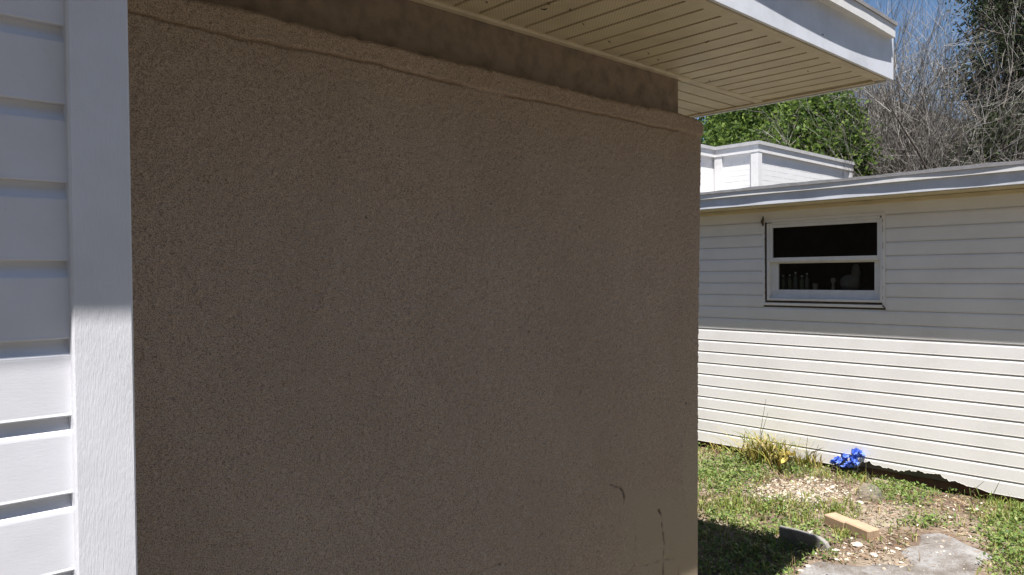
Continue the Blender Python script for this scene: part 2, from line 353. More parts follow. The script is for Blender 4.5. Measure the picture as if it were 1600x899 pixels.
# ------------------------------------------------------------------ tan stucco house
D = 1.86           # stucco face
FR = 1.93          # frieze face
HS = float(onY(1000, 102, FR)[2])       # soffit height
corner_px = [(1098, 150), (1097, 190), (1096.6, 260), (1095, 380), (1093.7, 480), (1092.8, 600), (1092.8, 720), (1092.6, 899), (1092.4, 960)]
corner_xz = sorted([(onY(x, y, D)[2], onY(x, y, D)[0]) for x, y in corner_px])
def xend(z): return np.interp(z, [c[0] for c in corner_xz], [c[1] for c in corner_xz])
house = empty('stucco_house', (1.6, 3.5, -0.1), 'tan rough stucco house end with wide beige soffit and white fascia', 'house')
def build_stucco():
    st = 0.004; r = 0.018; side = 0.30
    zs = np.arange(-0.16, 2.1851, st); L0 = 0.402; Lf = 2.86
    s = np.concatenate([np.arange(L0, Lf - r - 1e-6, st), Lf - r + np.arange(0, r*1.571, 0.0035), Lf + r*0.571 + np.arange(0.005, side, 0.006)])
    S, Z = np.meshgrid(s, zs)
    sh = S.shape
    fine = smooth_noise(sh, 0.75, 0.75, 1); mid = smooth_noise(sh, 2.0, 1.7, 2); big = smooth_noise(sh, 75, 75, 3); lump = smooth_noise(sh, 17, 15, 4)
    # frame positions of front-face points (for patches and cracks)
    arc = np.clip((S-(Lf-r))/r, 0, math.pi/2); post = np.clip(S-(Lf-r)-r*math.pi/2, 0, None)
    xw = np.where(S < Lf-r, S, Lf-r + r*np.sin(arc)); yw = D + r*(1-np.cos(arc)) + post
    shift = (xend(Z) - Lf)*sstep(2.2, 2.86, xw); xw = xw + shift
    px, py, _ = project(np.stack([xw, np.full(sh, D), Z], -1))
    edge = px + 22*smooth_noise(sh, 7, 7, 11)*0.5
    patch = np.maximum(sstep(940, 1010, edge)*sstep(745, 800, py+8*lump), sstep(1064, 1074, px+1.5*lump)*sstep(650, 740, py))
    patch = np.where(S > Lf, sstep(650, 740, py), patch)
    thin = 1 - 0.86*patch
    dirn = smooth_noise(sh, 1.5, 1.1, 5)
    h = thin*(0.00085*fine + 0.00018*dirn) + 0.0012*big + 0.00015*lump
    h += 0.0035*np.exp(-((px-(1069+4*np.sin(py/31)+2*lump))/2.2)**2)*sstep(560, 640, py)*(1-sstep(770, 800, py))
    # ledge band at the top
    wob = 0.003*smooth_noise((1, sh[1]), 22, 1, 6)[0] + 0.002*smooth_noise((1, sh[1]), 5, 1, 16)[0]
    zb = 2.110 + wob*0.8
    band = sstep(-0.004, 0.007, Z - zb[None, :])
    h += band*(0.010 + 0.0007*lump)
    groove = np.exp(-((Z - zb[None, :] + 0.002)/0.003)**2); h -= 0.003*groove
    gap = sstep(0.15, 0.5, smooth_noise((1, sh[1]), 30, 1, 8)[0] + 1.5)
    rust = np.clip(0.8*np.exp(-((Z - zb[None, :] + 0.002)/0.0035)**2)*gap[None, :], 0, 0.85)
    rust *= 1 - sstep(2.74, 2.80, xw)
    # cracks
    cr = np.zeros(sh); brk = np.clip(0.75 + 0.4*smooth_noise(sh, 4, 4, 12), 0.2, 1)
    lines = [([(955, 758), (968, 762), (974, 768), (976, 780), (975, 787)], 1.0), ([(1029, 797), (1034, 806)], 0.9), ([(1034, 808), (1035, 825), (1038, 848), (1037, 870), (1036, 905)], 0.62),
             ([(735, 899), (752, 893), (764, 887), (782, 882)], 0.8), ([(978, 899), (990, 886), (992, 884)], 0.85), ([(990, 888), (1020, 881), (1034, 875), (1055, 873)], 0.35),
             ([(941, 765), (946, 778), (951, 795)], 0.25), ([(1060, 884), (1060, 910)], 0.5), ([(992, 816), (993, 850), (991, 885)], 0.25), ([(760, 760), (790, 742)], 0.0)]
    for pts, a in lines:
        for (x0, y0), (x1, y1) in zip(pts[:-1], pts[1:]):
            vx, vy = x1-x0, y1-y0; t = np.clip(((px-x0)*vx + (py-y0)*vy)/(vx*vx+vy*vy), 0, 1)
            dd = np.hypot(px-x0-t*vx, py-y0-t*vy)
            cr = np.maximum(cr, a*brk*np.exp(-((dd + 0.5*mid)/0.8)**2))
    for k in range(26):      # stray pits
        x0, y0 = RNG.uniform(230, 1080), RNG.uniform(150, 890); cr = np.maximum(cr, RNG.uniform(.3, .9)*np.exp(-(((px-x0)/1.3)**2 + ((py-y0)/1.8)**2)))
    cr = np.where(S > Lf, 0, cr); h -= 0.006*cr
    ztop = 2.176 + 0.0022*smooth_noise((1, sh[1]), 26, 1, 9)[0] + 0.0016*smooth_noise((1, sh[1]), 2, 1, 10)[0] + 0.006*sstep(2.4, 2.8, s) - 0.012*sstep(2.80, 2.86, s)
    f = np.clip((Z-2.10)/(2.185-2.10), 0, 1); Zo = np.where(Z > 2.10, 2.10 + f*(ztop[None, :]-2.10), Z)
    h -= 0.010*sstep(0.80, 1.0, f)**2
    nx = np.sin(arc); ny = -np.cos(arc)
    P = np.stack([xw + nx*h, yw + ny*h, Zo], -1)
    # close the top back to the frieze
    top = P[-1].copy(); top[:, 1] = np.where(s < Lf - r, FR + 0.02, top[:, 1]); top[:, 0] = np.where(s < Lf-r, np.minimum(top[:, 0], 2.84), 2.80); top[:, 2] += 0.002
    P = np.concatenate([P, top[None]], 0); z0 = np.zeros((1, sh[1]))
    n0, n1 = P.shape[:2]; i = np.arange(n0*n1).reshape(n0, n1)
    q = np.stack([i[:-1, :-1], i[:-1, 1:], i[1:, 1:], i[1:, :-1]], -1).reshape(-1, 4)
    me = np_mesh('wall', P, q, mat=MAT['stucco'], smooth=True)
    for nm, arr in (('patch', patch*0.5), ('rust', rust), ('crack', cr)):
        at_ = me.attributes.new(nm, 'FLOAT', 'POINT'); at_.data.foreach_set('value', np.concatenate([arr, z0], 0).astype(np.float32).ravel())
    o = link('wall', me, house); tag(o, 'rough tan stucco wall face with cracks near its foot')
    # plain end wall behind the displaced corner strip
    MB().add([(2.855, D+0.27, -0.16), (2.855, 7.0, -0.16), (2.855, 7.0, 2.17), (2.855, D+0.27, 2.17), (2.6, D+.27, -.16), (2.6, 7, -.16), (2.6, 7, 2.17), (2.6, D+.27, 2.17)],
             [(0,1,2,3),(4,7,6,5),(0,4,5,1),(3,2,6,7),(1,5,6,2)]).build('end_wall', MAT['stucco'], house)
build_stucco()
CX = float(onY(1060, 140, FR)[0])                       # frieze end
fc = onZ(1389.5, 125, HS)                               # outer fascia corner
FX, FY = float(fc[0]), float(fc[1])
# frieze
m = MB(); m.box(0.41, CX, FR, FR+0.05, 2.12, HS-0.004, 0.003); m.build('frieze_board', MAT['frieze'], house)
m = MB(); m.box(CX-0.05, CX-0.002, FR+0.052, 7.0, 2.10, HS-0.004); m.build('frieze_board', MAT['frieze'], house)
# soffit boards, each its own piece
sp = 0.1054; x0g = float(onZ(752, 18.2, HS)[0])
g0 = x0g - math.floor((x0g-0.45)/sp)*sp
edgeX = FX - 0.05
def soffit_board(axis, a0, a1, b0, b1, mat):
    """flat board with a V-shaped edge, hanging at soffit level; runs along the other axis"""
    d = 0.024; e = 0.014
    prof = [(a0+0.0005, HS+d), (a0+0.0005, HS+0.016), (a0+e-.002, HS+0.015), (a0+e, HS), (a1-0.0012, HS), (a1-0.0005, HS+0.002), (a1-0.0005, HS+d)]
    if axis == 0: return MB().prism([(p[0], p[1]) for p in prof], 1, b0, b1)      # profile in x,z extruded along y
    return MB().prism([(p[0], p[1]) for p in prof], 0, b0, b1)                    # profile in y,z extruded along x
k = 0; xx = g0 - sp
while xx < edgeX - 0.01:
    a0 = max(xx, 0.44); a1 = min(xx + sp, edgeX)
    if a1 - a0 > 0.02: soffit_board(0, a0, a1, FY+0.028, FR-0.012, MAT['soffit_vent']).build('soffit_board', MAT['soffit_vent'], house)
    xx += sp; k += 1
yy = FR + 0.034
while yy < 5.2:
    soffit_board(1, yy, yy+sp, CX+0.004, edgeX, MAT['soffit_vent']).build('soffit_board', MAT['soffit_vent'], house); yy += sp
# channels: along wall, divider, outer edges
m = MB(); m.prism([(FR-0.020, HS+0.012), (FR-0.020, HS-0.004), (FR-0.016, HS-0.010), (FR-0.001, HS-0.014), (FR-0.001, HS+0.012)], 0, 0.44, CX+0.055); m.build('wall_channel', MAT['soffit_trim'], house)
m = MB(); m.box(CX+0.057, edgeX, FR-0.011, FR+0.033, HS-0.003, HS+0.012, 0.002); m.build('divider_strip', MAT['soffit_trim'], house)
m = MB(); m.box(0.44, edgeX+0.02, FY+0.004, FY+0.027, HS-0.005, HS+0.012, 0.002); m.box(0.44, edgeX+0.02, FY+0.0275, FY+0.052, HS-0.0022, HS-0.0003); m.build('front_channel', MAT['soffit_trim'], house)
m = MB(); m.box(edgeX+0.001, FX-0.022, FY+0.053, 5.2, HS-0.007, HS+0.012, 0.002); m.build('end_channel', MAT['soffit_trim'], house)
m = MB(); m.box(FX-0.021, FX-0.001, FY+0.006, 5.2, HS-0.012, HS+0.16, 0.002); m.build('end_fascia', MAT['fascia'], house)
# front fascia: metal-wrapped board with a returned lower lip
LZ = float(onY(1399, 63, FY-0.03)[2])                  # lower edge of roof lip
ZT = float(onY(1402, 41, FY-0.03)[2])                  # top of roofing
m = MB(); m.prism([(FY-0.018, HS-0.004), (FY-0.018, LZ+0.02), (FY+0.003, LZ+0.02), (FY+0.003, HS+0.006), (FY-0.006, HS+0.006), (FY-0.006, HS-0.004)], 0, 0.44, FX); m.build('fascia_board', MAT['fascia'], house)
p = onY(1285.5, 54.6, FY-0.0185); m = MB(); m.box(p[0]-0.003, p[0]+0.003, FY-0.0205, FY-0.0182, p[2]-0.003, p[2]+0.003, .001)
m.build('nail_head', MAT['caulk'], house)
# roof lip: drip edge strip that bows in and out, roofing above it casting a thin wavy shade line
def wavy_strip(name, x0, x1, yfun, zb, zt, yback, mat, parent, n=60, axis=0):
    vs = []; fs = []
    for i in range(n+1):
        x = x0 + (x1-x0)*i/n; y = yfun(x)
        zbb = zb(x) if callable(zb) else zb; ztt = zt(x) if callable(zt) else zt
        for (yy_, zz) in ((y, zbb), (y, ztt), (yback, ztt), (yback, zbb)):
            vs.append((x, yy_, zz) if axis == 0 else (yy_, x, zz))
    for i in range(n):
        for c in range(4):
            q = (4*i+c, 4*i+(c+1) % 4, 4*(i+1)+(c+1) % 4, 4*(i+1)+c); fs.append(q if axis == 1 else q[::-1])
    fs += [(0, 1, 2, 3) if axis == 0 else (3, 2, 1, 0), (4*n+3, 4*n+2, 4*n+1, 4*n) if axis == 0 else (4*n, 4*n+1, 4*n+2, 4*n+3)]
    return MB().add(vs, fs).build(name, mat, parent)
XR = float(onY(1399.5, 62, FY-0.045)[0])
def lipy(x):
    lit = sum(np.interp(x+o, [0.4, 2.0, 2.35, 2.52, 2.92, 3.17, 3.4, 3.6], [.045, .066, .062, .051, .040, .043, .056, .080]) for o in (-.12, -.06, 0, .06, .12))/5
    return FY - 0.018 - 0.251*(LZ - HS + 0.004 - lit)
wavy_strip('drip_edge', 0.44, XR, lipy, LZ, LZ+0.052, FY+0.03, MAT['white'], house)
def roofy(x): return lipy(x) - (0.0045 + 0.002*max(0, min(1, (x-2.2)/1.4)) + 0.0007*math.sin(5*x) + 0.0003*math.sin(23*x) + .008*max(0, (x-3.5)/.2)**2)
wavy_strip('roofing_edge', 0.44, XR+0.012, roofy, LZ+0.0525, ZT, FY+0.05, MAT['roofing'], house, 90)
m = MB()
m.add([(0.44, FY+0.051, LZ+0.03), (XR+0.01, FY+0.051, LZ+0.03), (XR+0.01, 7.0, LZ+0.03), (0.44, 7.0, LZ+0.03), (0.44, FY+0.051, ZT-0.002), (XR+0.01, FY+0.051, ZT-0.002), (2.0, 4.2, ZT+0.38), (0.44, 4.2, ZT+0.38), (XR+.01, 7, ZT-.002), (.44, 7, ZT-.002)],
      [(0,3,2,1),(0,1,5,4),(4,5,6,7),(5,8,6),(8,9,7,6),(1,2,8,5),(2,3,9,8),(3,0,4,7,9)])
m.build('roof', MAT['roofing'], house)
m = MB(); m.box(0.45, FX-0.03, FY+0.03, FR+3.0, HS+0.10, HS+0.115); m.build('roof_deck', MAT['rotwood'], house)
# cobweb tufts and wasp mud on the soffit
m = MB()
for (qx, qy, a, l) in [(857, 6, .6, .02), (850, 14, -.9, .022), (890, 15, .9, .02), (1104, 65, 1.3, .022), (1013, 83, .4, .012), (1028, 93, .1, .01), (952, 65, .1, .016), (760, 3, .5, .012), (1141, 110, .2, .008), (911, 37, .2, .006), (1262, 111, 0.4, .008), (1108, 126, .2, .008)]:
    p = onZ(qx, qy, HS-0.002)
    if p[1] > FR-0.02 and p[0] < CX: continue
    dx, dy = math.cos(a)*l/2, math.sin(a)*l/2
    m.tube([(p[0]-dx, p[1]-dy, p[2]), (p[0]+0.002, p[1]-0.001, p[2]-0.003), (p[0]+dx, p[1]+dy, p[2])], [0.001, 0.0022, 0.001], 5)
tag(m.build('cobweb_debris', MAT['caulk'], house), kind='stuff')

# ------------------------------------------------------------------ white sided extension beside the stucco
DS = 1.366
ext = empty('sided_extension', (-1.3, 2.0, -0.1), 'white vinyl sided wall with wide grained corner post, foreground', 'wall')
ext['label'] = 'white lap sided wall with grained corner post, projecting in front of tan stucco'
PX0, PX1 = float(onY(103, 0, DS)[0]), float(onY(208, 450, DS)[0])
def lap_profile(h, dep, cove, curve=None):
    """outward offset (positive = towards the viewer) against height for one course, foot to head"""
    pr = [(0.0, -0.002), (0.0, dep), (0.002, dep+0.0012), (0.006, dep+0.0005), (h*(1-cove)-0.004, dep+0.0004), (h*(1-cove), dep)]
    for t, k_ in curve or [(t, (1-t)**1.9) for t in (0.15, 0.32, 0.5, 0.7, 0.88, 1.0)]:
        pr.append((h*(1-cove) + h*cove*t, dep*k_))
    return pr
def course_mesh(prof, z0, h_axis, a0, a1, plane, sign, ragged=None, n=1, back=0.010):
    """prof extruded along x (h_axis 0, faces -y) or along y (h_axis 1, faces -x)"""
    cols = n + 1; vs = []; fs = []
    pts = prof + [(prof[-1][0], -back), (prof[0][0], -back)]
    m_ = len(pts)
    for i in range(cols):
        a = a0 + (a1-a0)*i/n
        for j, (z, o) in enumerate(pts):
            zz = z0 + z
            if ragged and j in (0, 1, 2, m_-1): zz = max(zz, z0 + ragged(a) + (0.002 if j == 2 else 0))
            if ragged and j == 3: zz = max(zz, z0 + ragged(a) + .004)
            vs.append((a, plane - o, zz) if h_axis == 0 else (plane - o, a, zz))
    for i in range(n):
        for j in range(m_):
            q = (i*m_+j, i*m_+(j+1) % m_, (i+1)*m_+(j+1) % m_, (i+1)*m_+j)
            fs.append(q if h_axis == 1 else q[::-1])
    e0 = tuple(range(m_)); e1 = tuple(range(n*m_, (n+1)*m_))
    fs += [e0[::-1] if h_axis == 1 else e0, e1 if h_axis == 1 else e1[::-1]]
    return MB().add(vs, fs)
hc = 0.1268; sid_plane = DS + 0.034
zl = float(onY(117.7, 649.3, sid_plane-0.014)[2])
prof = lap_profile(hc, 0.016, 0.215)
kk = -12
pm = course_mesh(prof, 0, 0, -3.0, PX0+0.004, sid_plane, 1).mesh('siding_board', MAT['vinyl'])
while zl + kk*hc < 2.3:
    z0 = zl + kk*hc
    if z0 > -0.1:
        o = link('siding_board', pm, ext); o.location.z += z0
    kk += 1
m = MB(); m.box(PX0, PX1, DS, DS+0.045, -0.09, 2.36, 0.0035); m.build('corner_post', MAT['post'], ext)
m = MB(); m.box(-3.0, PX1-0.004, DS+0.046, 1.9, -0.16, 2.36); m.build('wall_core', MAT['white'], ext)
m = MB(); m.box(-3.0, PX1+0.004, DS-0.205, DS+0.6, 2.362, 2.38); m.build('soffit', MAT['soffit'], ext)
EY = DS - 0.251*(2.50-1.462)
m = MB(); m.box(-3.0, PX1+0.006, DS-0.222, DS-0.206, 2.35, 2.50, .002); m.build('fascia_board', MAT['fascia'], ext)
m = MB(); m.add([(-3.0, EY+0.01, 2.502), (PX1+0.03, EY-0.008, 2.502), (PX1+0.03, 1.9, 2.502), (-3.0, 1.9, 2.502), (-3.0, EY+0.01, 2.53), (PX1+0.03, EY-0.008, 2.53), (PX1+0.03, 1.9, 2.62), (-3, 1.9, 2.62)],
                [(0,3,2,1),(4,5,6,7),(0,1,5,4),(1,2,6,5),(2,3,7,6),(3,0,4,7)]); m.build('roof', MAT['roofing'], ext)

# ------------------------------------------------------------------ garage with lap siding
G = 5.76
gar = empty('sided_garage', (8.0, 2.0, -0.05), 'ivory lap sided garage with sash window, flat roof and rotten foot', 'garage')
GY0, GY1 = -3.0, 7.0
def gw(x, y, X=G): p = onX(x, y, X); return float(p[1]), float(p[2])
wy1 = (gw(1170+118/5.2875, 400)[0]); wy0 = (gw(1170+1130/5.2875, 400)[0])       # outer trim, far and near side
wz1 = 1.935; wz0 = 1.252
hg = 0.1010; zg0 = 1.012 - 10*hg; gprof = lap_profile(hg, 0.013, 0.20, [(0.2, .93), (0.42, .80), (.6, .55), (.72, .2), (.82, 0), (1, 0)])
gplane = G + 0.011
rag_n = smooth_noise((1, 600), 5, 1, 21)[0]; rag_b = np.repeat(smooth_noise((1, 300), 0.6, 1, 22)[0], 2) + .5*smooth_noise((1, 600), .5, 1, 23)[0]
def ragged(y):
    # rotted lower edge between the flowers and the right side of the yard
    a, b = gw(1338, 745)[0], gw(1545, 775)[0]
    t = (a - y)/(a - b)
    env = max(0.0, min(1, t/0.06))*max(0.0, min(1, (1-t)/0.35))
    j = (y-GY0)*100 % 599
    return max(0, env*(0.052 + 0.012*np.interp(j, np.arange(600), rag_n) + 0.008*np.interp(j, np.arange(600), rag_b)))
zc = zg0
meshes = {}
def shared(key, a0, a1):
    if key not in meshes: meshes[key] = course_mesh(gprof, 0, 1, a0, a1, gplane, 1).mesh('siding_board', MAT['vinyl_garage'])
    return meshes[key]
ci = 0
while zc < 2.02:
    if ci == 0:
        course_mesh(gprof, zc, 1, GY0, GY1, gplane, 1, ragged, 2000).build('siding_board', MAT['vinyl_garage'], gar)
    elif zc + hg > wz0+0.02 and zc < wz1-0.02:
        for key, a0, a1 in (('r', GY0, wy0-0.001), ('l', wy1+0.001, GY1)):
            o = link('siding_board', shared(key, a0, a1), gar); o.location.z += zc
    else:
        o = link('siding_board', shared('full', GY0, GY1), gar); o.location.z += zc
    zc += hg; ci += 1
# wall core as four pieces round the window opening, all one structural part
oy0, oy1, oz0, oz1 = wy0+0.03, wy1-0.03, wz0+0.03, wz1-0.03
m = MB()
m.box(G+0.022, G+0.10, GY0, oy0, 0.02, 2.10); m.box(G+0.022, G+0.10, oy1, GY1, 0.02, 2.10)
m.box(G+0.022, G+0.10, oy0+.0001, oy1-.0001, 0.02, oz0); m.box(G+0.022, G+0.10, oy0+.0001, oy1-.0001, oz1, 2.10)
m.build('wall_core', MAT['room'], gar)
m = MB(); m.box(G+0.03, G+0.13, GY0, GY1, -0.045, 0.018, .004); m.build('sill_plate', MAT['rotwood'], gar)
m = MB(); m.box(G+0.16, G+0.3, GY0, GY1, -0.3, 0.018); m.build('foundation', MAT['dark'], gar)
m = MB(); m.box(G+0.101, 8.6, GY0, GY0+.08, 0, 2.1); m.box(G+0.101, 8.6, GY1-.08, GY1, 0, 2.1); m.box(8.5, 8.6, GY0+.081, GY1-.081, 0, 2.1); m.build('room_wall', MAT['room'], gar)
m = MB(); m.box(G+0.135, 8.49, GY0+.081, GY1-.081, 0.02, 0.05); m.build('room_floor', MAT['dark'], gar)
# eaves
LXg = G - 0.235*1.045
gsz = 2.032
m = MB(); m.box(LXg+0.020, G+0.02, GY0-.1, GY1, gsz, gsz+0.012); m.build('soffit', MAT['soffit'], gar)
m = MB(); m.prism([(G-0.012, gsz-0.003), (G+0.012, gsz-0.003), (G+0.012, gsz-0.035), (G-0.002, gsz-0.035), (G-0.008, gsz-0.028)], 1, GY0, GY1); 
m.v = [(v[0], v[1], v[2]) for v in m.v]; m.build('frieze_trim', MAT['soffit'], gar)
fzb = gw(1600, 287.5, LXg+0.016)[1]; fzt = gw(1600, 266.2, LXg)[1]; rzt = gw(1600, 250.5, LXg)[1]; dzt = gw(1600, 256.5, LXg)[1]
m = MB(); m.box(LXg+0.002, LXg+0.019, GY0-.1, GY1, fzb, fzt+0.01, .0015); m.build('fascia_board', MAT['fascia'], gar)
def glip(y): return LXg - 0.0135 + 0.0015*math.sin(3*y) + 0.001*math.sin(11*y+1)
wavy_strip('drip_edge', GY0-.1, GY1, glip, fzt, dzt, LXg+0.05, MAT['white'], gar, 80, axis=1)
gn = smooth_noise((1, 400), 9, 1, 31)[0]
def groof(y):
    t = (y-GY0)/(GY1-GY0)*399; i = int(max(0, min(398, t))); w = gn[i]*(1-(t-i)) + gn[i+1]*(t-i)
    return glip(y) - 0.0035 - 0.0028*abs(w) - 0.003*max(0, min(1, (y-2.4)/1.0))
def grz(y): return rzt + 0.003*math.sin(5*y) + 0.002*math.sin(23*y)
wavy_strip('roofing_edge', GY0-.1, GY1, groof, dzt+0.0005, grz, LXg+0.06, MAT['roofing'], gar, 160, axis=1)
m = MB(); m.box(LXg+0.061, 8.8, GY0-.1, GY1, 2.05, rzt-0.004); m.build('roof', MAT['roofing'], gar)
# leaf litter on the flat roof edge
# window
win = empty('window', (0, 0, 0), 'x', 'x'); del win['label']; del win['category']; win.parent = gar; win.location = -Vector(gar.location)
def wpart(name, mat, fn, parent=win, **kw):
    m = MB(); fn(m); return m.build(name, mat, parent, **kw)
cr_ = lambda x: 1170 + x/5.2875
crz = lambda y: 320 + y/5.2875
XF = G - 0.012                                    # frame face
def ry(x, X=XF): return gw(cr_(x), 400, X)[0]
def rz(x, y, X=XF): return gw(cr_(x), crz(y), X)[1]
fy1, fy0 = ry(148), ry(1105); ft = rz(620, 118); fb = rz(620, 800)
uy1, uy0, ut, ub = ry(192), ry(1057), rz(620, 168), rz(620, 429)
ly1, ly0, lt, lb = ry(245, G+.03), ry(1040, G+.03), rz(620, 480, G+.03), rz(620, 705, G+.03)
# J-channel trim round the opening
wpart('trim', MAT['vinyl_garage'], lambda m: m.box(G-0.010, G+0.02, wy1-0.020, wy1, wz0, wz1, .002))
wpart('trim', MAT['vinyl_garage'], lambda m: m.box(G-0.010, G+0.02, wy0, wy0+0.020, wz0, wz1, .002))
wpart('trim', MAT['vinyl_garage'], lambda m: m.box(G-0.011, G+0.02, wy0, wy1, wz0-0.022, wz0-0.0005, .002))
wpart('trim', MAT['vinyl_garage'], lambda m: m.box(G-0.008, G+0.02, wy0+.021, wy1-.021, wz1-0.026, wz1+.001, .002))
# caulk in the gap, ragged
def caulk(m):
    for (ya, yb, za, zb_) in ((wy1-0.021, fy1+.001, fb, ft), (fy0-.001, wy0+0.021, fb, ft)):
        n = 26
        for i in range(n):
            z0 = za + (zb_-za)*i/n; w = 0.004*random.random(); m.box(G-0.0085-w*.6, G+0.01, min(ya, yb)-w*.3, max(ya, yb)+w*.4, z0+.0002, z0 + (zb_-za)/n-.0002)
    n = 40
    for i in range(n):
        y0 = fy0 + (fy1-fy0)*i/n; w = random.random(); m.box(G-0.0085-w*.003, G+0.01, y0+.0002, y0+(fy1-fy0)/n-.0002, wz0+0.0002, min(fb-.0003, wz0+.006+w*.008))
    # gnarled blob at the upper far corner
    m.tube([(G-0.013, wy1-0.008, wz1-0.05), (G-0.02, wy1-0.004, wz1-0.01), (G-0.022, wy1-0.012, wz1+0.004), (G-0.016, wy1-0.010, wz1+0.028)], [0.006, 0.011, 0.009, 0.003], 7)
    m.tube([(G-0.016, wy1-0.006, wz1-0.004), (G-0.018, wy1+0.004, wz1-0.012), (G-0.014, wy1+0.006, wz1-0.03)], [0.006, 0.007, 0.003], 6)
    m.tube([(G-0.013, fy1-.05, wz1-0.03), (G-0.013, fy1+0.01, wz1-0.032)], [0.002, 0.004], 5)
    m.tube([(G-0.013, wy0+0.026, wz1-0.04), (G-0.014, wy0+0.032, wz1-0.025)], [0.006, 0.003], 6)
    m.tube([(G-0.012, wy0-0.004, wz0-0.030), (G-0.013, wy0+0.016, wz0-0.004)], [0.004, 0.006], 5)
wpart('caulk', MAT['caulk'], caulk)
def ring(m, x0, x1, oy0_, oy1_, oz0_, oz1_, iy0, iy1, iz0, iz1, b=.002):
    m.box(x0, x1, oy0_, iy0, oz0_, oz1_, b); m.box(x0, x1, iy1, oy1_, oz0_, oz1_, b)
    m.box(x0+.0006, x1, iy0, iy1, oz0_, iz0, b); m.box(x0+.0006, x1, iy0, iy1, iz1, oz1_, b)
fr_ = wpart('frame', MAT['white'], lambda m: ring(m, XF, G+0.07, fy0, fy1, fb, ft, fy0+.020, fy1-.018, fb+.020, ft-.020))
us = wpart('upper_sash', MAT['white'], lambda m: ring(m, XF+.006, G+0.018, fy0+.0205, fy1-.0185, ub-.034, ft-.0205, uy0, uy1, ub, ut))
ls = wpart('lower_sash', MAT['white'], lambda m: ring(m, G+.024, G+0.05, fy0+.0205, fy1-.0185, fb+.0205, ub-.004, ly0, ly1, lb, lt))
wpart('pane', MAT['glass'], lambda m: m.add([(G+.006, uy0-.004, ub-.004), (G+.006, uy1+.004, ub-.004), (G+.006, uy1+.004, ut+.004), (G+.006, uy0-.004, ut+.004)], [(0, 3, 2, 1)]), us)
wpart('pane', MAT['glass'], lambda m: m.add([(G+.040, ly0-.004, lb-.004), (G+.040, ly1+.004, lb-.004), (G+.040, ly1+.004, lt+.004), (G+.040, ly0-.004, lt+.004)], [(0, 3, 2, 1)]), ls)
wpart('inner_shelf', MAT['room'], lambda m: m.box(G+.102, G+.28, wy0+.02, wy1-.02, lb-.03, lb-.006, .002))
for o_ in (us, ls):      # panes sit in their own sash: fix world offset
    pass

# dim things on the shelf behind the glass
BOT = []
bcols = [(0.16, 0.2, 0.12), (0.20, 0.19, 0.12), (0.12, 0.17, 0.14), (0.22, 0.22, 0.2)]
def bottle(px, h, r, ci_, label, x=G+0.17):
    y = gw(px, 440, x)[0]
    o = empty('bottle', (x, y, lb-.006), label, 'bottle', 'bottles inside the window')
    mt = MAT.setdefault('bottle%d' % ci_, paint('bottle_%d' % ci_, bcols[ci_], 0.25, amount=.2))
    link('body', MB().lathe([(r*.9, 0), (r, .004), (r, h*.58), (r*.8, h*.68), (r*.38, h*.76), (r*.36, h*.9)], n=12).mesh('body', mt, True, 40), o, True)
    link('cap', MB().lathe([(r*.42, h*.9), (r*.42, h)], n=10).mesh('cap', MAT['white'], True, 40), o, True)
bl = 'small dim bottle standing behind the lower window pane'
for px_, h_, r_b, c_ in ((1224, .125, .018, 0), (1234, .13, .017, 1), (1243, .15, .018, 2), (1253, .12, .018, 0), (1261, .14, .016, 3)): bottle(px_, h_, r_b, c_, bl)
y_ = gw(1273.5, 440, G+.15)[0]
o = MB().lathe([(.018, 0), (.021, .05), (.021, .055), (.018, .055), (.016, .01)], (G+.15, y_, lb-.006), 12).build('cup', MAT['stone'], None, True, 40); tag(o, 'small pale cup standing behind the lower window pane', 'cup')
y_ = gw(1302, 440, G+.17)[0]
o = MB().lathe([(.012, 0), (.014, .02), (.008, .05), (.017, .07), (.019, .085), (.010, .10)], (G+.17, y_, lb-.006), 12).build('candle_holder', MAT['stone'], None, True, 40); tag(o, 'small stemmed holder standing behind the lower window pane', 'holder')
y_ = gw(1328, 440, G+.18)[0]
mb = MB(); mb.lathe([(.02, 0), (.055, .01), (.075, .05), (.07, .09), (.045, .115), (.012, .125)], (G+.185, y_, lb-.006), 16); mb.lathe([(.012, .06), (.03, .09), (.034, .14), (.026, .19), (.008, .21)], (G+.185, y_-.045, lb-.006), 12)
tag(mb.build('ornament', MAT['edging'], None, True, 50), 'pale rounded ornament with upright neck dimly seen behind window pane', 'ornament')

# ------------------------------------------------------------------ white building behind
WX = 9.6
A = onX(1185.5, 219.5, WX); WYc, WZt = float(A[1]), float(A[2])
XE = float(onY(1335, 252, WYc)[0]); YI = float(onX(1117, 232, WX)[1])
wb = empty('white_building', (11.0, WYc+2, -0.1), 'bright white flat roofed block building rising behind the garage', 'building')
# footprint lip: corner (WX,WYc), right face to XE, left face to YI then forward to WX-1.5
ov = 0.052; ZF0 = WZt - 0.15; ZF1 = WZt - 0.05
def lshape(d):       # outline inset by d
    return [(WX+d, WYc+d), (XE-d, WYc+d), (XE-d, YI+5), (WX-2.2, YI+5), (WX-2.2, YI+d), (WX+d, YI+d)]
m = MB(); m.prism(lshape(ov), 2, -0.1, WZt-0.01); wbw = m.build('wall', MAT['block'], wb)
m = MB(); m.prism(lshape(0.012), 2, ZF0, ZF1); m.build('fascia_board', MAT['white'], wb)
m = MB(); m.prism(lshape(-0.004), 2, ZF1+.001, WZt); m.build('roof', MAT['roof_pale'], wb)
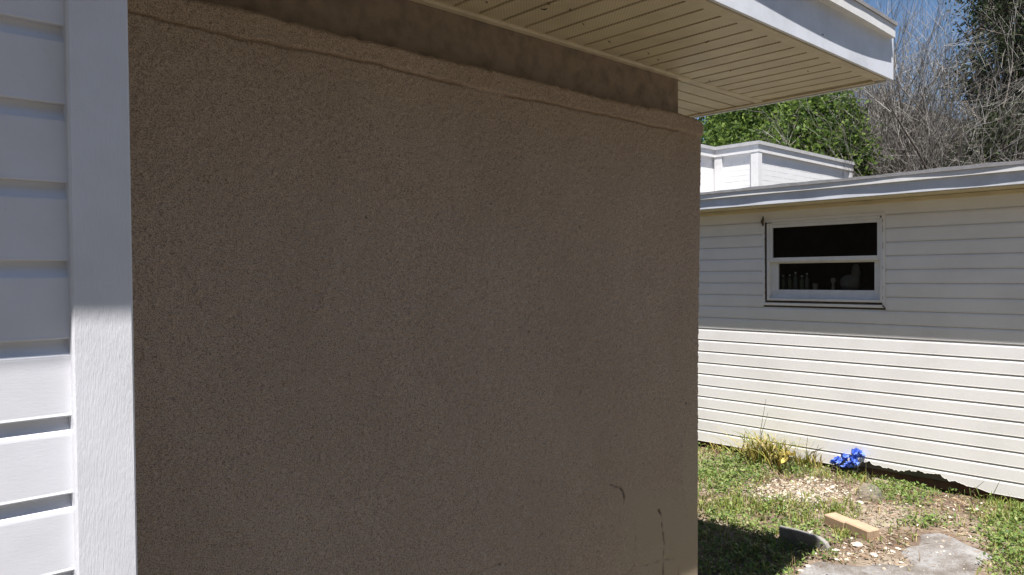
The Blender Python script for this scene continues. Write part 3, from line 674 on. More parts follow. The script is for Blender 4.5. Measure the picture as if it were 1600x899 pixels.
# painted brick courses, pieces too far to count: joined relief on both faces
m = MB(); hb = 0.075; z = 2.2
while z < ZF0-0.08:
    off = 0.1*(int(z/hb) % 2); x = WX+ov+off
    while x < XE-ov-.28:
        m.box(x+.0015, x+.1985, WYc+ov-.003-.0015*random.random(), WYc+ov+.001, z+.0015, z+hb-.0015); x += .2
    y = WYc+ov+off
    while y < YI-.05:
        m.box(WX+ov-.003-.0015*random.random(), WX+ov+.001, y+.0015, min(y+.1985, YI+.05), z+.0015, z+hb-.0015); y += .2
    z += hb
tag(m.build('brick_facing', MAT['block'], wb), kind='stuff')
for nm, (xa, xb, ya, yb) in (('corner_board', (WX+.016, WX+.12, WYc+.016, WYc+.06)), ('corner_board', (WX+.017, WX+.06, WYc+.061, WYc+.13)), ('corner_board', (XE-.14, XE-.02, WYc+.02, WYc+.08)), ('corner_board', (WX+.02, WX+.08, YI-.1, YI+.02))):
    m = MB(); m.box(xa, xb, ya, yb, 0, ZF0-.002); m.build(nm, MAT['white'], wb)

# ------------------------------------------------------------------ trees
def grow(rng, base, dirn, length, rad, levels, kids, spread, wander, up, shrink=0.62, s1=None):
    """returns list of polylines (pts, radii, level)"""
    out = []; stack = [(np.array(base, float), np.array(dirn, float), length, rad, 0)]
    while stack:
        p, d, L, r, lv = stack.pop(); d = d/np.linalg.norm(d)
        n = 5 if lv == 0 else (4 if lv < levels-1 else 3); pts = [p]; dirs = [d]
        for i in range(n):
            d = d + rng.normal(0, wander, 3); d[2] += up; d /= np.linalg.norm(d)
            p = p + d*L/n; pts.append(p); dirs.append(d)
        rr = np.linspace(r, r*0.45, n+1); out.append((pts, rr, lv))
        if lv < levels:
            for k in range(kids[lv]):
                t = rng.uniform(0.3, 1.0)*n; i = int(min(n-1, t)); f = t-i
                q = pts[i]*(1-f) + pts[i+1]*f; dd = dirs[i+1] + rng.normal(0, spread, 3)
                stack.append((q, dd, L*(s1 if s1 and lv == 0 else shrink)*rng.uniform(.75, 1.2), max(rr[i]*0.55, 0.0035), lv+1))
    return out
def tubes(polys, n):
    V = []; Q = []; c = 0
    for pts, rr, lv in polys:
        P = np.array(pts); T = np.gradient(P, axis=0); T /= np.linalg.norm(T, axis=1)[:, None]+1e-9
        a = np.cross(T, (0.31, 0.87, 0.2)); a /= np.linalg.norm(a, axis=1)[:, None]+1e-9; b = np.cross(T, a)
        an = 2*np.pi*np.arange(n)/n
        ring_ = P[:, None] + (a[:, None]*np.cos(an)[None, :, None] + b[:, None]*np.sin(an)[None, :, None])*np.array(rr)[:, None, None]
        m_ = len(P); V.append(ring_.reshape(-1, 3)); i = np.arange(m_*n).reshape(m_, n) + c
        Q.append(np.stack([i[:-1], np.roll(i, -1, 1)[:-1], np.roll(i, -1, 1)[1:], i[1:]], -1).reshape(-1, 4)); c += m_*n
    return np.concatenate(V), np.concatenate(Q)
def leaves(rng, centers, per, clump, size, aspect=0.45, droop=0.2):
    C = np.repeat(np.asarray(centers), per, 0); C = C + rng.normal(0, clump, C.shape)*np.array([1, 1, .8])
    n = len(C); d = rng.normal(0, 1, (n, 3)); d[:, 2] -= droop; d /= np.linalg.norm(d, axis=1)[:, None]
    u = rng.normal(0, 1, (n, 3)); u[:, 2] *= 0.3; w = np.cross(d, u); w /= np.linalg.norm(w, axis=1)[:, None]+1e-9
    L = size*rng.uniform(.6, 1.25, (n, 1)); W = L*aspect*0.5
    nrm = np.cross(d, w)
    V = np.stack([C, C + d*L*.5 + w*W + nrm*L*.06, C + d*L, C + d*L*.5 - w*W + nrm*L*.06], 1).reshape(-1, 3)
    return V, np.arange(n*4).reshape(n, 4)
def tree(name, base, label, seed, H, rad, crown, lsize, per, clump, lmat, bmat, group, spread=.55, up=.05, kids=(7, 5, 4, 3), lean=(0, 0, 1), levels=3, wander=.13, leafy=True, aspect=.45, trunk=.42, s1=None):
    rng = np.random.default_rng(seed); root = empty(name, base, label, 'tree', group)
    P = grow(rng, (0, 0, -.05), lean, H*trunk*1.3, rad, levels, kids, spread, wander, up, 0.66, s1)
    if crown:
        R_, zlo, zhi = crown; zc_, hz = (zlo+zhi)/2, (zhi-zlo)/2
        def inside(q):
            j = 1 + .12*math.sin(3*math.atan2(q[1], q[0])+seed) + .10*math.sin(2.7*q[2]+seed)
            return (q[0]**2+q[1]**2)/(R_*j)**2 + ((q[2]-zc_)/hz)**2 < 1
        P = [p for p in P if p[2] == 0 or inside(p[0][-1])]
    big = [p for p in P if p[2] <= 1]; small = [p for p in P if p[2] > 1]
    V, Q = tubes(big, 7); link('trunk', np_mesh('trunk', V, Q, mat=bmat, smooth=True), root, True)
    V, Q = tubes(small, 3); tag(link('branches', np_mesh('branches', V, Q, mat=bmat), root, True), kind='stuff')
    if leafy:
        tips = np.array([p[0][-1] for p in small] + [p[0][-2] for p in small])
        V, Q = leaves(rng, tips, per, clump, lsize, aspect)
        tag(link('crown', np_mesh('crown', V, Q, mat=lmat), root, True), kind='stuff')
    return root
def gbase(px, dep):
    p = at(px, 431, dep); return (p[0], p[1], -0.12)
TG = 'broadleaf trees beyond the white building'
for px_, dp_, sd_, H_, cr_t, lb_ in ((1120, 16.5, 3, 6.6, (1.5, 2.4, 6.0), 'bright green leafy tree behind white building, beside its inner corner'), (1200, 15.6, 4, 6.4, (1.35, 2.4, 5.8), 'bright green leafy tree directly behind the white building corner'), (1262, 13.6, 5, 5.6, (0.78, 2.0, 5.1), 'bright green leafy tree next to the tangled bare trees')):
    tree('broadleaf_tree', gbase(px_, dp_), lb_, sd_, H_, .11, cr_t, .105, 34, .17, MAT['leaf_green'], MAT['bark_grey'], TG, spread=.8, kids=(20, 9, 6), wander=.07, trunk=.6, s1=.30)
TO = 'dark evergreen oaks'
tree('oak_tree', gbase(1672, 14.4), 'tall dark green oak towering beyond the garage', 6, 9.5, .22, (2.0, 2.5, 9.5), .085, 30, .20, MAT['leaf_oak'], MAT['bark_dark'], TO, spread=.9, kids=(30, 9, 6), trunk=.62, wander=.06, s1=.27)
tree('oak_tree', gbase(1578, 13.3), 'lower dark green oak between tall oak and bare trees', 7, 4.6, .16, (0.85, 1.6, 4.5), .085, 26, .2, MAT['leaf_oak'], MAT['bark_dark'], TO, spread=.9, kids=(20, 9, 6), wander=.07, trunk=.6, s1=.27)
tree('olive_tree', gbase(1475, 17.5), 'dull olive leafed tree behind the bare grey trees', 8, 5.0, .12, (1.2, 2.0, 4.9), .07, 14, .2, MAT['leaf_olive'], MAT['bark_dark'], None, spread=.8, kids=(16, 8, 5), trunk=.58, s1=.33)
tree('olive_tree', gbase(1400, 17.8), 'low olive brown tree between bright green trees and bare trees', 18, 4.2, .12, (1.0, 2.0, 4.2), .07, 12, .2, MAT['leaf_olive'], MAT['bark_dark'], None, spread=.8, kids=(16, 8, 5), trunk=.58, s1=.33)
# unseen oaks added round the yard to dim the shade; dark panes mirror them
src = tree('oak_tree', (-9.5, -2.5, -.12), 'unseen dark green oak added across the yard to dim the shade', 9, 11.0, .22, None, .16, 16, .30, MAT['leaf_oak'], MAT['bark_dark'], 'oaks added out of view across the yard', spread=.75, kids=(12, 8, 6))
for i_, (x_, y_) in enumerate(((-10.0, 4.0), (-12.0, -9.5), (-6.5, -13.0), (-0.5, -12.5), (6.0, -13.0), (12.0, -11.0))):
    o_ = src.copy(); COL.objects.link(o_); o_.location = (x_, y_, -.12); o_.rotation_euler.z = 1.3*i_+.7
    for ch in src.children:
        c_ = ch.copy(); COL.objects.link(c_); c_.parent = o_
def bare(px, dep, seed, H, label, lean, nst, tall=1.0):
    rng = np.random.default_rng(seed); root = empty('bare_tree', gbase(px, dep), label, 'tree', 'bare grey trees')
    big = []; small = []
    for s_ in range(nst):
        an = rng.uniform(0, 6.28); d = np.array(lean) + np.array([math.cos(an), math.sin(an), 0])*rng.uniform(.05, .38)
        P = grow(rng, (rng.normal(0, .12), rng.normal(0, .12), -.05), d, H*rng.uniform(.5, .66), .07, 4, (7, 5, 4, 3), .42, .085, .045, .62)
        big += [p for p in P if p[2] <= 1]; small += [p for p in P if p[2] > 1]
    V, Q = tubes(big, 6); link('trunk', np_mesh('trunk', V, Q, mat=MAT['bark_dark' if seed % 2 else 'bark_grey'], smooth=True), root, True)
    V, Q = tubes(small, 3); tag(link('crown', np_mesh('crown', V, Q, mat=MAT['twig']), root, True), kind='stuff')
bare(1398, 14.2, 11, 4.9, 'bare grey many stemmed tree leaning beside the bright green trees', (0.02, -.12, 1), 6)
bare(1428, 14.6, 12, 5.6, 'tallest bare grey twiggy tree above the garage roof', (0.02, 0, 1), 9)
bare(1480, 15.2, 13, 5.4, 'bare grey twiggy tree beside the dark oaks', (0, -.03, 1), 8)
bare(1455, 13.8, 15, 4.8, 'dense low bare grey tree in front of the other bare trees', (0, 0, 1), 8)
bare(1350, 15.0, 17, 4.6, 'slender bare grey tree leaning away from the bright green trees', (0.10, -.22, 1), 3)
bare(1392, 16.2, 14, 7.4, 'wispy bare tree rising behind the other bare trees', (0, 0, 1), 5)

# far white house glimpsed through the twigs
fp0, fp1 = at(1330, 228, 30), at(1425, 228, 30)
fh = empty('far_house', (float(fp0[0])+2, float((fp0[1]+fp1[1])/2), -.1), 'white house glimpsed far off between the bare trees', 'house')
m = MB(); m.box(fp0[0], fp0[0]+6, min(fp0[1], fp1[1])-1.5, max(fp0[1], fp1[1])+.8, -.1, 7.2); m.build('wall', MAT['block'], fh)
m = MB(); m.prism([(min(fp0[1], fp1[1])-1.8, 7.2), (max(fp0[1], fp1[1])+1.1, 7.2), ((fp0[1]+fp1[1])/2-.3, 8.3)], 0, fp0[0]-.3, fp0[0]+6.3); m.build('roof', MAT['roofing'], fh)
for dy in (-.9, .3):
    yw = (fp0[1]+fp1[1])/2 + dy; m = MB(); m.box(fp0[0]-.03, fp0[0]+.01, yw, yw+.7, 4.4, 5.6, .005); w_ = m.build('window', MAT['white'], fh)
    m = MB(); m.box(fp0[0]-.04, fp0[0]-.031, yw+.06, yw+.64, 4.46, 5.54); m.build('pane', MAT['dark'], w_)

# ------------------------------------------------------------------ yard
def poly_px(pts): return np.array([onG(x, y)[:2] for x, y in pts])
o7 = lambda x, y: (1080 + x/3.077, 640 + y/3.077)
conc = poly_px([o7(*p) for p in [(505, 797), (560, 752), (640, 732), (700, 742), (790, 752), (860, 728), (960, 742), (1010, 735), (1080, 722), (1010, 700), (1030, 668), (1085, 650), (1075, 615), (1110, 598), (1180, 590), (1240, 600), (1290, 622), (1345, 668), (1400, 675), (1440, 692), (1425, 730), (1390, 760), (1360, 800), (1345, 880), (1330, 1000), (900, 1050), (420, 1000), (430, 880)]])
def in_poly(x, y, P):
    inside = np.zeros(x.shape, bool); j = len(P)-1
    for i in range(len(P)):
        xi, yi = P[i]; xj, yj = P[j]
        inside ^= ((yi > y) != (yj > y)) & (x < (xj-xi)*(y-yi)/(yj-yi+1e-12) + xi); j = i
    return inside
def build_concrete():
    # densify and roughen outline, fan grid top
    P = []; n = len(conc)
    for i in range(n):
        a, b = conc[i], conc[(i+1) % n]; k = max(2, int(np.linalg.norm(b-a)/0.02))
        for t in np.arange(k)/k: P.append(a*(1-t)+b*t + RNG.normal(0, .015, 2))
    P = np.array(P); gx = np.arange(P[:, 0].min()-.05, P[:, 0].max()+.05, .012); gy = np.arange(P[:, 1].min()-.05, P[:, 1].max()+.05, .012)
    X, Y = np.meshgrid(gx, gy); ins = in_poly(X, Y, P)
    k = ins.astype(float)
    for _ in range(16): k = (k + np.roll(k, 1, 0) + np.roll(k, -1, 0) + np.roll(k, 1, 1) + np.roll(k, -1, 1))/5
    nz = smooth_noise(X.shape, 6, 6, 41)*.0030 + smooth_noise(X.shape, 1.5, 1.5, 42)*.0012
    Z = zbase(X, Y) + nz - .020 + .030*sstep(.1, .95, k)
    i = np.arange(X.size).reshape(X.shape); keep = (k[:-1, :-1] > .03)
    q = np.stack([i[:-1, :-1], i[:-1, 1:], i[1:, 1:], i[1:, :-1]], -1)[keep]
    o = link('concrete_path', np_mesh('concrete_path', np.stack([X, Y, Z], -1), q, mat=MAT['concrete'], smooth=True))
    tag(o, 'weathered grey concrete pad breaking up into soil and grass', kind='structure')
    return P
conc_r = build_concrete()

# vegetation cover, from blobs measured in the photograph and laid on the ground
BL = [(1140, 738, 60, 38, 1.0, 'w'), (1175, 700, 70, 14, .35, 'g'), (1180, 792, 120, 15, .95, 'g'), (1310, 800, 38, 14, 1.0, 'g'), (1412, 772, 50, 22, 1.0, 'w'), (1450, 818, 70, 12, .6, 'w'),
      (1585, 850, 55, 55, 1.0, 'w'), (1570, 800, 45, 26, .75, 'g'), (1180, 850, 120, 60, .85, 'w'), (1250, 735, 40, 14, .5, 'w'), (1350, 745, 60, 10, .5, 'g'), (1300, 850, 40, 12, .15, 'g'), (1345, 860, 22, 7, .5, 'w'), (1315, 838, 16, 7, 1.0, 'g'), (1275, 820, 20, 7, .9, 'g'), (1240, 812, 30, 8, .9, 'g'), (1120, 690, 30, 10, .3, 'g'), (1255, 742, 70, 8, .4, 'g')]
BARE = [(1240, 768, 70, 17), (1490, 787, 45, 14), (1360, 868, 70, 18), (1130, 705, 45, 9), (1370, 800, 30, 18), (1480, 835, 40, 8)]
def cover(n, box, kind, seed):
    rng = np.random.default_rng(seed); x = rng.uniform(box[0], box[1], n); y = rng.uniform(box[2], box[3], n)
    z = zbase(x, y); px, py, dp = project(np.stack([x, y, z], -1))
    infr = (dp > .5) & (px > 1085) & (px < 1640) & (py > 640) & (py < 930)
    nz = 0.5 + 0.5*np.sin(x*3.1+1.7*np.sin(y*2.3))*np.sin(y*2.7+1.3*np.sin(x*1.9))
    dens = np.where(infr, 0.05, nz*0.8)
    for bx, by, rx, ry_, a, kd in BL:
        g = a*np.exp(-(((px-bx)/rx)**2 + ((py-by)/ry_)**2)**1.5*0.9)*(1.0 if kd == kind else 0.25)
        dens = np.where(infr, np.maximum(dens, g), dens)
    for bx, by, rx, ry_ in BARE:
        dens = np.where(infr, dens*(1-.85*np.exp(-(((px-bx)/rx)**2 + ((py-by)/ry_)**2))), dens)
    pat = 0.5 + 0.5*np.sin(x*19+3*np.sin(y*13))*np.sin(y*23+2*np.sin(x*17)); dens = dens*((0.04 if kind == 'w' else 0.15) + 0.85*pat**1.3)
    ok = rng.random(n) < dens
    ok &= ~in_poly(x, y, conc_r) | (rng.random(n) < .008)
    ok &= x < 5.74
    ok &= ~((x < 2.9) & (y > 1.84)) & ~((x < .45) & (y > 1.35))
    return x[ok], y[ok], z[ok], rng
def blades(x, y, z, rng, hmin, hmax, w, lean=.45):
    n = len(x); an = rng.uniform(0, 6.283, n); h = rng.uniform(hmin, hmax, n)*(0.7+.6*rng.random(n)); l = h*rng.uniform(.1, lean*2, n)
    dx, dy = np.cos(an), np.sin(an); a2 = an + rng.normal(1.57, .5, n); wx, wy = np.cos(a2)*w*.5*(.6+.8*rng.random(n)), np.sin(a2)*w*.5
    B = np.stack([x, y, z-.004], -1); M_ = B + np.stack([dx*l*.4, dy*l*.4, h*.62], -1); T = B + np.stack([dx*l, dy*l, h*(1-.3*rng.random(n))], -1)
    W = np.stack([wx, wy, np.zeros(n)], -1)
    V = np.stack([B-W, B+W, M_+W*.8, M_-W*.8, T], 1).reshape(-1, 3); i = np.arange(n)*5
    return V, np.stack([i, i+1, i+2, i+3], -1), np.stack([i+3, i+2, i+4], -1)
def sprigs(x, y, z, rng, hmax, size):
    n = len(x); h = rng.uniform(.004, hmax, n); an = rng.uniform(0, 6.283, n); tilt = rng.uniform(-.2, .9, n)
    L = size*rng.uniform(.5, 1.3, n); d = np.stack([np.cos(an)*np.cos(tilt), np.sin(an)*np.cos(tilt), np.sin(tilt)], -1)
    w = np.stack([-np.sin(an), np.cos(an), rng.normal(0, .3, n)], -1); C = np.stack([x, y, z+h], -1); L = L[:, None]; W = L*.3
    V = np.stack([C, C+d*L*.5+w*W, C+d*L, C+d*L*.5-w*W], 1).reshape(-1, 3)
    return V, np.arange(n*4).reshape(n, 4)
BOX = (2.6, 5.78, 0.4, 4.6)
x, y, z, rg = cover(230000, BOX, 'g', 51); V, Q, T = blades(x, y, z, rg, .02, .07, .0055)
tag(link('grass', np_mesh('grass', V, Q, T, MAT['grass'])), 'patchy short green grass growing through the yard soil', 'grass', kind='stuff')
x, y, z, rg = cover(210000, BOX, 'w', 52); V, Q = sprigs(x, y, z, rg, .045, .024)
tag(link('ground_cover', np_mesh('ground_cover', V, Q, mat=MAT['weed'])), 'low leafy green weeds spreading in mats over the yard', 'weeds', kind='stuff')
x, y, z, rg = cover(60000, (-3, 5.7, -3, 0.4), 'g', 53); V, Q, T = blades(x, y, z, rg, .02, .06, .006)
tag(link('grass', np_mesh('grass', V, Q, T, MAT['grass'])), 'thin short grass on the open yard away from the garage', 'grass', kind='stuff')
# straw and dead leaves
def litter(n, seed):
    rng = np.random.default_rng(seed); x = rng.uniform(2.9, 5.74, n); y = rng.uniform(.6, 4.4, n); z = zbase(x, y)
    px, py, dp = project(np.stack([x, y, z], -1)); d = np.full(n, .22)
    for bx, by, rx, ry_ in BARE + [(1210, 745, 50, 10), (1300, 770, 40, 12), (1400, 842, 60, 12), (1330, 876, 60, 12), (1480, 790, 60, 14), (1260, 705, 60, 10)]:
        d = np.maximum(d, .95*np.exp(-(((px-bx)/rx)**2 + ((py-by)/ry_)**2)))
    ok = (rng.random(n) < d) & ~((x < 2.9) & (y > 1.84)) & (~in_poly(x, y, conc_r) | (rng.random(n) < .16)); x, y, z = x[ok], y[ok], z[ok]; n = len(x)
    an = rng.uniform(0, 6.283, n); L = rng.uniform(.015, .075, n); w = rng.uniform(.0009, .0026, n)
    d = np.stack([np.cos(an)*L, np.sin(an)*L, rng.normal(0, .12, n)*L], -1); s_ = np.stack([-np.sin(an)*w, np.cos(an)*w, rng.normal(0, .4, n)*w], -1); C = np.stack([x, y, z+rng.uniform(.003, .016, n)], -1)
    V = np.stack([C-s_, C+d*.5-s_*1.3+np.array([0, 0, .003]), C+d, C+d*.5+s_*1.3+np.array([0, 0, .003])], 1).reshape(-1, 3)
    return V, np.arange(n*4).reshape(n, 4)
V, Q = litter(30000, 61)
tag(link('straw_litter', np_mesh('straw_litter', V, Q, mat=MAT['straw'])), 'brown straw and dead leaf litter scattered on the soil', 'litter', kind='stuff')
# shell gravel patch
def gravel(n, seed):
    rng = np.random.default_rng(seed); pxs = np.concatenate([rng.normal(1245, 38, n), rng.uniform(1250, 1560, n//4)]); pys = np.concatenate([rng.normal(769, 10, n), rng.uniform(770, 899, n//4)])
    P = np.array([onG(a, b) for a, b in zip(pxs, pys)]); P = P[P[:, 0] < 5.7]; n = len(P)
    s_ = np.abs(rng.normal(.007, .004, (n, 1, 1)))+.003
    oc = np.array([(1, 0, 0), (0, 1, 0), (-1, 0, 0), (0, -1, 0), (0, 0, .8), (0, 0, -.5)])
    V = P[:, None] + np.array([0, 0, .003]) + (oc[None] + rng.normal(0, .28, (n, 6, 3)))*s_*np.array([1.2, 1.2, .8])
    t = np.array([(0, 1, 4), (1, 2, 4), (2, 3, 4), (3, 0, 4), (1, 0, 5), (2, 1, 5), (3, 2, 5), (0, 3, 5)])
    return V.reshape(-1, 3), (t[None] + (np.arange(n)*6)[:, None, None]).reshape(-1, 3)
V, T = gravel(1500, 62)
tag(link('shell_gravel', np_mesh('shell_gravel', V, None, T, MAT['shell'])), 'pale crushed shell gravel strewn in a patch before the plants', 'gravel', kind='stuff')
# pale stones one can pick out
def stone(px, py, s, label, seed):
    rng = np.random.default_rng(seed); p = onG(px, py); V = []; F = []
    n = 8; s = s*.8
    prof = [(.55, -.25), (.95, 0), (.9, .3), (.45, .55)]
    m = MB(); sc = np.array([1.25, .9, .8])*s
    vs = []
    for r, zz in prof:
        for k in range(n):
            a = 2*math.pi*k/n; j = 1 + rng.normal(0, .13); vs.append((r*j*math.cos(a)*sc[0], r*j*math.sin(a)*sc[1], zz*sc[2]*(1+rng.normal(0, .1))))
    fs = [(i*n+k, i*n+(k+1) % n, (i+1)*n+(k+1) % n, (i+1)*n+k) for i in range(3) for k in range(n)] + [tuple(range(n))[::-1], tuple(range(3*n, 4*n))]
    m.add(vs, fs); o = link('stone', m.mesh('stone', MAT['stone'])); o.location = (p[0], p[1], p[2]+.1*s); o.rotation_euler.z = rng.uniform(0, 6.28)
    tag(o, label, 'stone', 'pale stones on the yard soil')
sl = 'small pale stone lying loose on the soil near concrete pad'
for i, (a, b, s) in enumerate([(1262, 886, .022), (1306, 861, .024), (1331, 842, .018), (1320, 850, .013), (1394, 864, .026), (1403, 858, .018), (1365, 868, .028), (1372, 864, .016), (1429, 860, .012), (1203, 861, .018), (1252, 893, .018), (1408, 880, .016), (1415, 851, .01), (1470, 861, .009)]): stone(a, b, s, sl, 70+i)
stone(1344, 786, .032, 'white stone lying in front of the cloudy round globe', 90)
stone(1128, 803, .016, 'small white stone at the edge of the house shadow', 91)
stone(1340, 853, .04, 'flat pale stone beside the foot of the tan bricks', 92)

# tan bricks end to end
bL = onG(1287, 822); bR = onG(1357, 847); v = bR - bL; Lb = float(np.linalg.norm(v[:2])); an = math.atan2(v[1], v[0])
nrm = np.array([-math.sin(an), math.cos(an)]); 
if np.dot(nrm, bL[:2]) < 0: nrm = -nrm
def brick(t0, t1, label, dz=0, rot=0):
    w, h = 0.092, 0.070; c = bL[:2] + v[:2]*(t0+t1)/2 + nrm*w/2
    m = MB(); l = Lb*(t1-t0)/2 - .0012; m.box(-l, l, -w/2, w/2, 0, h, .007)
    o = link('brick', m.mesh('brick', MAT['brick'])); o.location = (c[0], c[1], float(zbase(*c))-.004+dz); o.rotation_euler = (0.02, 0.012, an+rot)
    tag(o, label, 'brick', 'tan bricks laid end to end')
brick(0, .47, 'tan paver brick laid end to end, the one beside the leaning edging slab', 0.004, .012)
brick(.47, 1, 'tan paver brick laid end to end, the one beside the concrete pad', 0, -.006)
# grey concrete edging slab, standing on edge with a rounded end
e0 = onG(1222, 838); e1 = onG(1298, 868)
def edging():
    u = onZ(1290, 832, 0.0)[:2] - onZ(1232, 822, 0.0)[:2]; L = .30; a = math.atan2(u[1], u[0]); H = .072; t = .032
    out = [(-L, -.03), (0, -.03), (0.002, .02), (-.010, .042), (-.026, .054), (-.05, .064), (-.09, H-.004), (-L*.6, H), (-L, H-.004)]
    m = MB(); n = len(out)
    vs = [(p[0], y_, p[1]) for y_, ins in ((-t/2, 0.004), (-t/2+.004, 0), (t/2-.004, 0), (t/2, .004)) for p in [(q[0]-ins if q[0] > -L/2 else q[0]+ins, q[1]-(ins if q[1] > 0 else 0)) for q in out]]
    fs = [tuple(range(n)), tuple(range(3*n, 4*n))[::-1]] + [(r*n+(i+1) % n, r*n+i, (r+1)*n+i, (r+1)*n+(i+1) % n) for r in range(3) for i in range(n)]
    m.add(vs, fs); o = link('edging_slab', m.mesh('edging_slab', MAT['edging'])); xb = XR + .012 + .235*(ZT + .09); yb = float(onG(1297, 860)[1])
    o.location = (xb - .004, yb, float(zbase(xb, yb))); o.rotation_euler = (0.03, 0, -math.pi/2 - .04)
    tag(o, 'grey concrete edging slab with rounded end set upright in shaded grass', 'edging')
edging()
# cloudy globe
p = onG(1359, 783)
o = MB().lathe([(.02, -.03), (.055, -.015), (.078, .02), (.082, .045), (.074, .075), (.05, .10), (.02, .112), (.003, .114)], (0, 0, 0), 24).build('globe', MAT['dome'], None, True)
o.location = (p[0], p[1], p[2]); tag(o, 'cloudy round plastic globe half sunk in dry weeds', 'globe')

# blade plants
def blade_plant(px, py, n, h, sp_, label, mat, seed, name='clump_plant', w=.010, width=.06, stalks=0):
    rng = np.random.default_rng(seed); p = onG(px, py); p[0] = min(p[0], 5.68); root = empty(name, p, label, 'plant')
    V = []; Q = []; c = 0
    for i in range(n):
        a = rng.uniform(0, 6.283); L = h*rng.uniform(.55, 1.15); out = sp_*rng.uniform(.15, 1.0)*L; b = rng.normal(0, width, 2); b[0] = min(b[0], .03)
        dx, dy = math.cos(a), math.sin(a)
        if dx > 0: dx *= .35
        sd = np.array([-dy, dx, 0])*w*.5*rng.uniform(.6, 1.3)
        for k, t in enumerate((0, .3, .6, .82, 1.0)):
            q = np.array([b[0]+dx*out*t**1.6, b[1]+dy*out*t**1.6, L*(t-.42*sp_*t**2.6*rng.uniform(.6, 1.2)) - .01])
            ww = sd*(1, 1, .85, .55, .06)[k]; V += [q-ww, q+ww]
        for k in range(4): Q.append((c+2*k, c+2*k+1, c+2*k+3, c+2*k+2))
        c += 10
    tag(link('blades', np_mesh('blades', V, Q, mat=mat), root, True), kind='stuff')
    for i in range(stalks):
        b = rng.normal(0, .09, 2); b[0] = min(b[0], .02); L = h*rng.uniform(1.0, 1.5)
        link('stalk', MB().tube([(b[0], b[1], -.01), (b[0]-.01, b[1]+.012, L*.5), (b[0]-.005, b[1]+rng.normal(0, .03), L)], [.003, .0024, .0012], 5).mesh('stalk', MAT['leaf_olive']), root, True)
    return root
blade_plant(1202, 720, 240, .34, 1.15, 'big yellowing clump of arching strap leaves against the garage', MAT['clump'], 81, stalks=2, width=.10, w=.013)
blade_plant(1160, 706, 50, .16, 1.1, 'straggly low dry clump between strap leaf clump and stucco corner', MAT['clump'], 82, width=.10)
blade_plant(1277, 726, 60, .17, .6, 'narrow upright weedy clump with thin stalks next to blue flowers', MAT['clump'], 83, stalks=4, width=.05)
blade_plant(1103, 690, 10, .16, .7, 'few bent green stems by the garage foot at stucco corner', MAT['weed'], 84, width=.04)
blade_plant(1352, 752, 26, .13, .9, 'thin dry weeds springing up below the blue flowers', MAT['clump'], 85, w=.006, width=.07, stalks=2)
blade_plant(1420, 752, 16, .10, .8, 'sparse green weed tuft beside the rotten garage foot', MAT['weed'], 86, w=.012, width=.06)
blade_plant(1545, 776, 18, .15, .7, 'thin grassy weeds against the garage foot beyond rotten part', MAT['weed'], 87, w=.006, width=.09, stalks=2)
# dry stems standing near the bricks
for i, (px, py, h) in enumerate([(1304, 858, .17), (1366, 866, .13), (1386, 864, .12), (1326, 782, .18), (1436, 880, .07), (1237, 893, .11), (1241, 897, .09)]):
    p = onG(px, py); o = MB().tube([(0, 0, -.01), (.004, -.003, h*.5), (-.004+.003*i, .006, h)], [.0022, .0018, .0009], 5).build('dry_stem', MAT['straw']); o.location = p
    tag(o, 'single thin dry weed stem standing up from the soil', 'stem', 'dry stems in the yard')

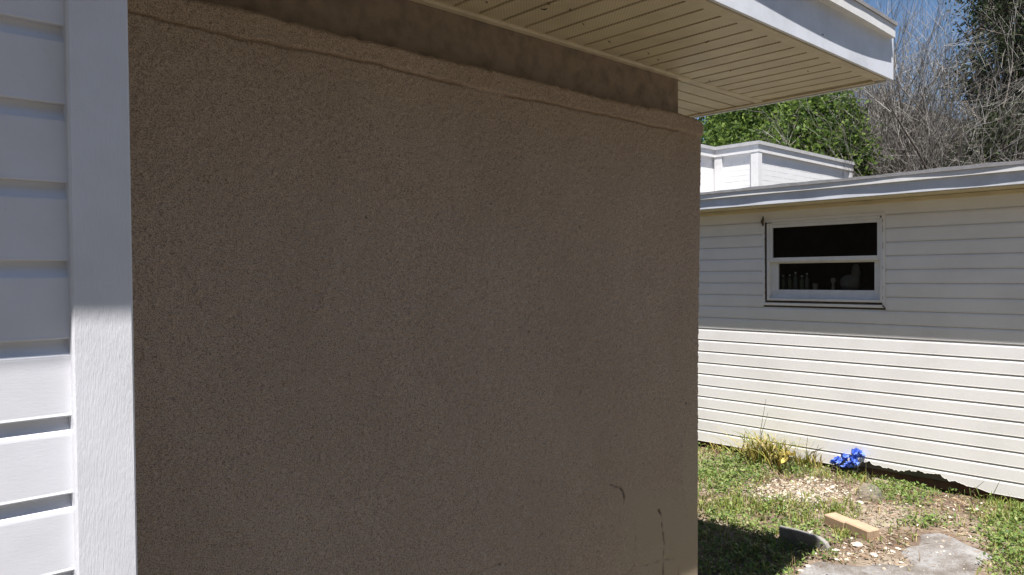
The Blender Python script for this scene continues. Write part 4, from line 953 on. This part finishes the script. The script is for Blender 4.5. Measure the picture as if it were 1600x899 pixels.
# flowers
def petals(mat, n, size, cup, rng):
    m = MB()
    for k in range(n):
        a = 2*math.pi*k/n + rng.normal(0, .12); d = np.array([math.cos(a), math.sin(a)]); s = np.array([-d[1], d[0]])
        L = size*rng.uniform(.85, 1.15); w = L*.42
        pts = [(0, 0, 0), (*(d*L*.55 + s*w), L*cup*.6), (*(d*L), L*cup*(.7+.4*rng.random())), (*(d*L*.55 - s*w), L*cup*.6)]
        m.add(pts, [(0, 1, 2, 3)])
    return m
def flowers(name, px, py, label, spots, mat, size, cup, seed, npet=6, leaves_n=14, lmat='leafmould', centre=None):
    rng = np.random.default_rng(seed); p = onG(px, py); root = empty(name, p, label, 'flowers')
    for (fx, fy, fz) in spots:
        q = onX(fx, fy, p[0]+fz); loc = q - p
        st_ = MB().tube([(rng.normal(0, .01), rng.normal(0, .02), -.01), (loc[0]*.5, loc[1]*.5, loc[2]*.6), tuple(loc)], [.003, .0025, .002], 5).mesh('stem', MAT['leafmould'])
        link('stem', st_, root, True)
        b = link('bloom', petals(mat, npet, size*rng.uniform(.8, 1.15), cup, rng).mesh('bloom', mat), root, True); b.location = loc
        b.rotation_euler = (rng.normal(0, .5), -.55+rng.normal(0, .45), rng.uniform(0, 6.28))
        if centre:
            c = link('centre', MB().lathe([(.004, -.002), (.006, .004), (.003, .008)], n=7).mesh('centre', centre, True), b, True)
    V, Q = leaves(rng, rng.normal(0, .03, (leaves_n, 3))*np.array([1, 1.6, .4]) + np.array([0, 0, .035]), 3, .015, .05, .4)
    tag(link('leaves', np_mesh('leaves', V, Q, mat=MAT[lmat]), root, True), kind='stuff')
rb = np.random.default_rng(5)
bs = [(1306, 720, -.02), (1314, 714, 0), (1313, 726, -.03), (1321, 720, -.01), (1328, 717, 0), (1325, 727, -.03), (1334, 722, -.02), (1318, 731, -.04), (1334, 711, .01), (1342, 715, 0), (1338, 707, .02), (1330, 709, .01), (1309, 728, -.02), (1344, 709, .01), (1303, 724, -.03), (1316, 721, .01), (1322, 714, .02), (1328, 724, -.04), (1337, 717, -.02), (1311, 720, -.03), (1327, 731, -.05)]
flowers('flower_bunch', 1326, 742, 'bunch of vivid blue artificial flowers leaning by the garage siding', bs, MAT['blue'], .036, .5, 91, 7, 26)
flowers('flower_bunch', 1230, 738, 'few yellow trumpet flowers beside the strap leaf clump', [(1233, 711, -.02), (1217, 711, 0), (1240, 713, .0), (1228, 722, -.03)], MAT['yellow'], .038, .8, 92, 6, 12, 'weed')
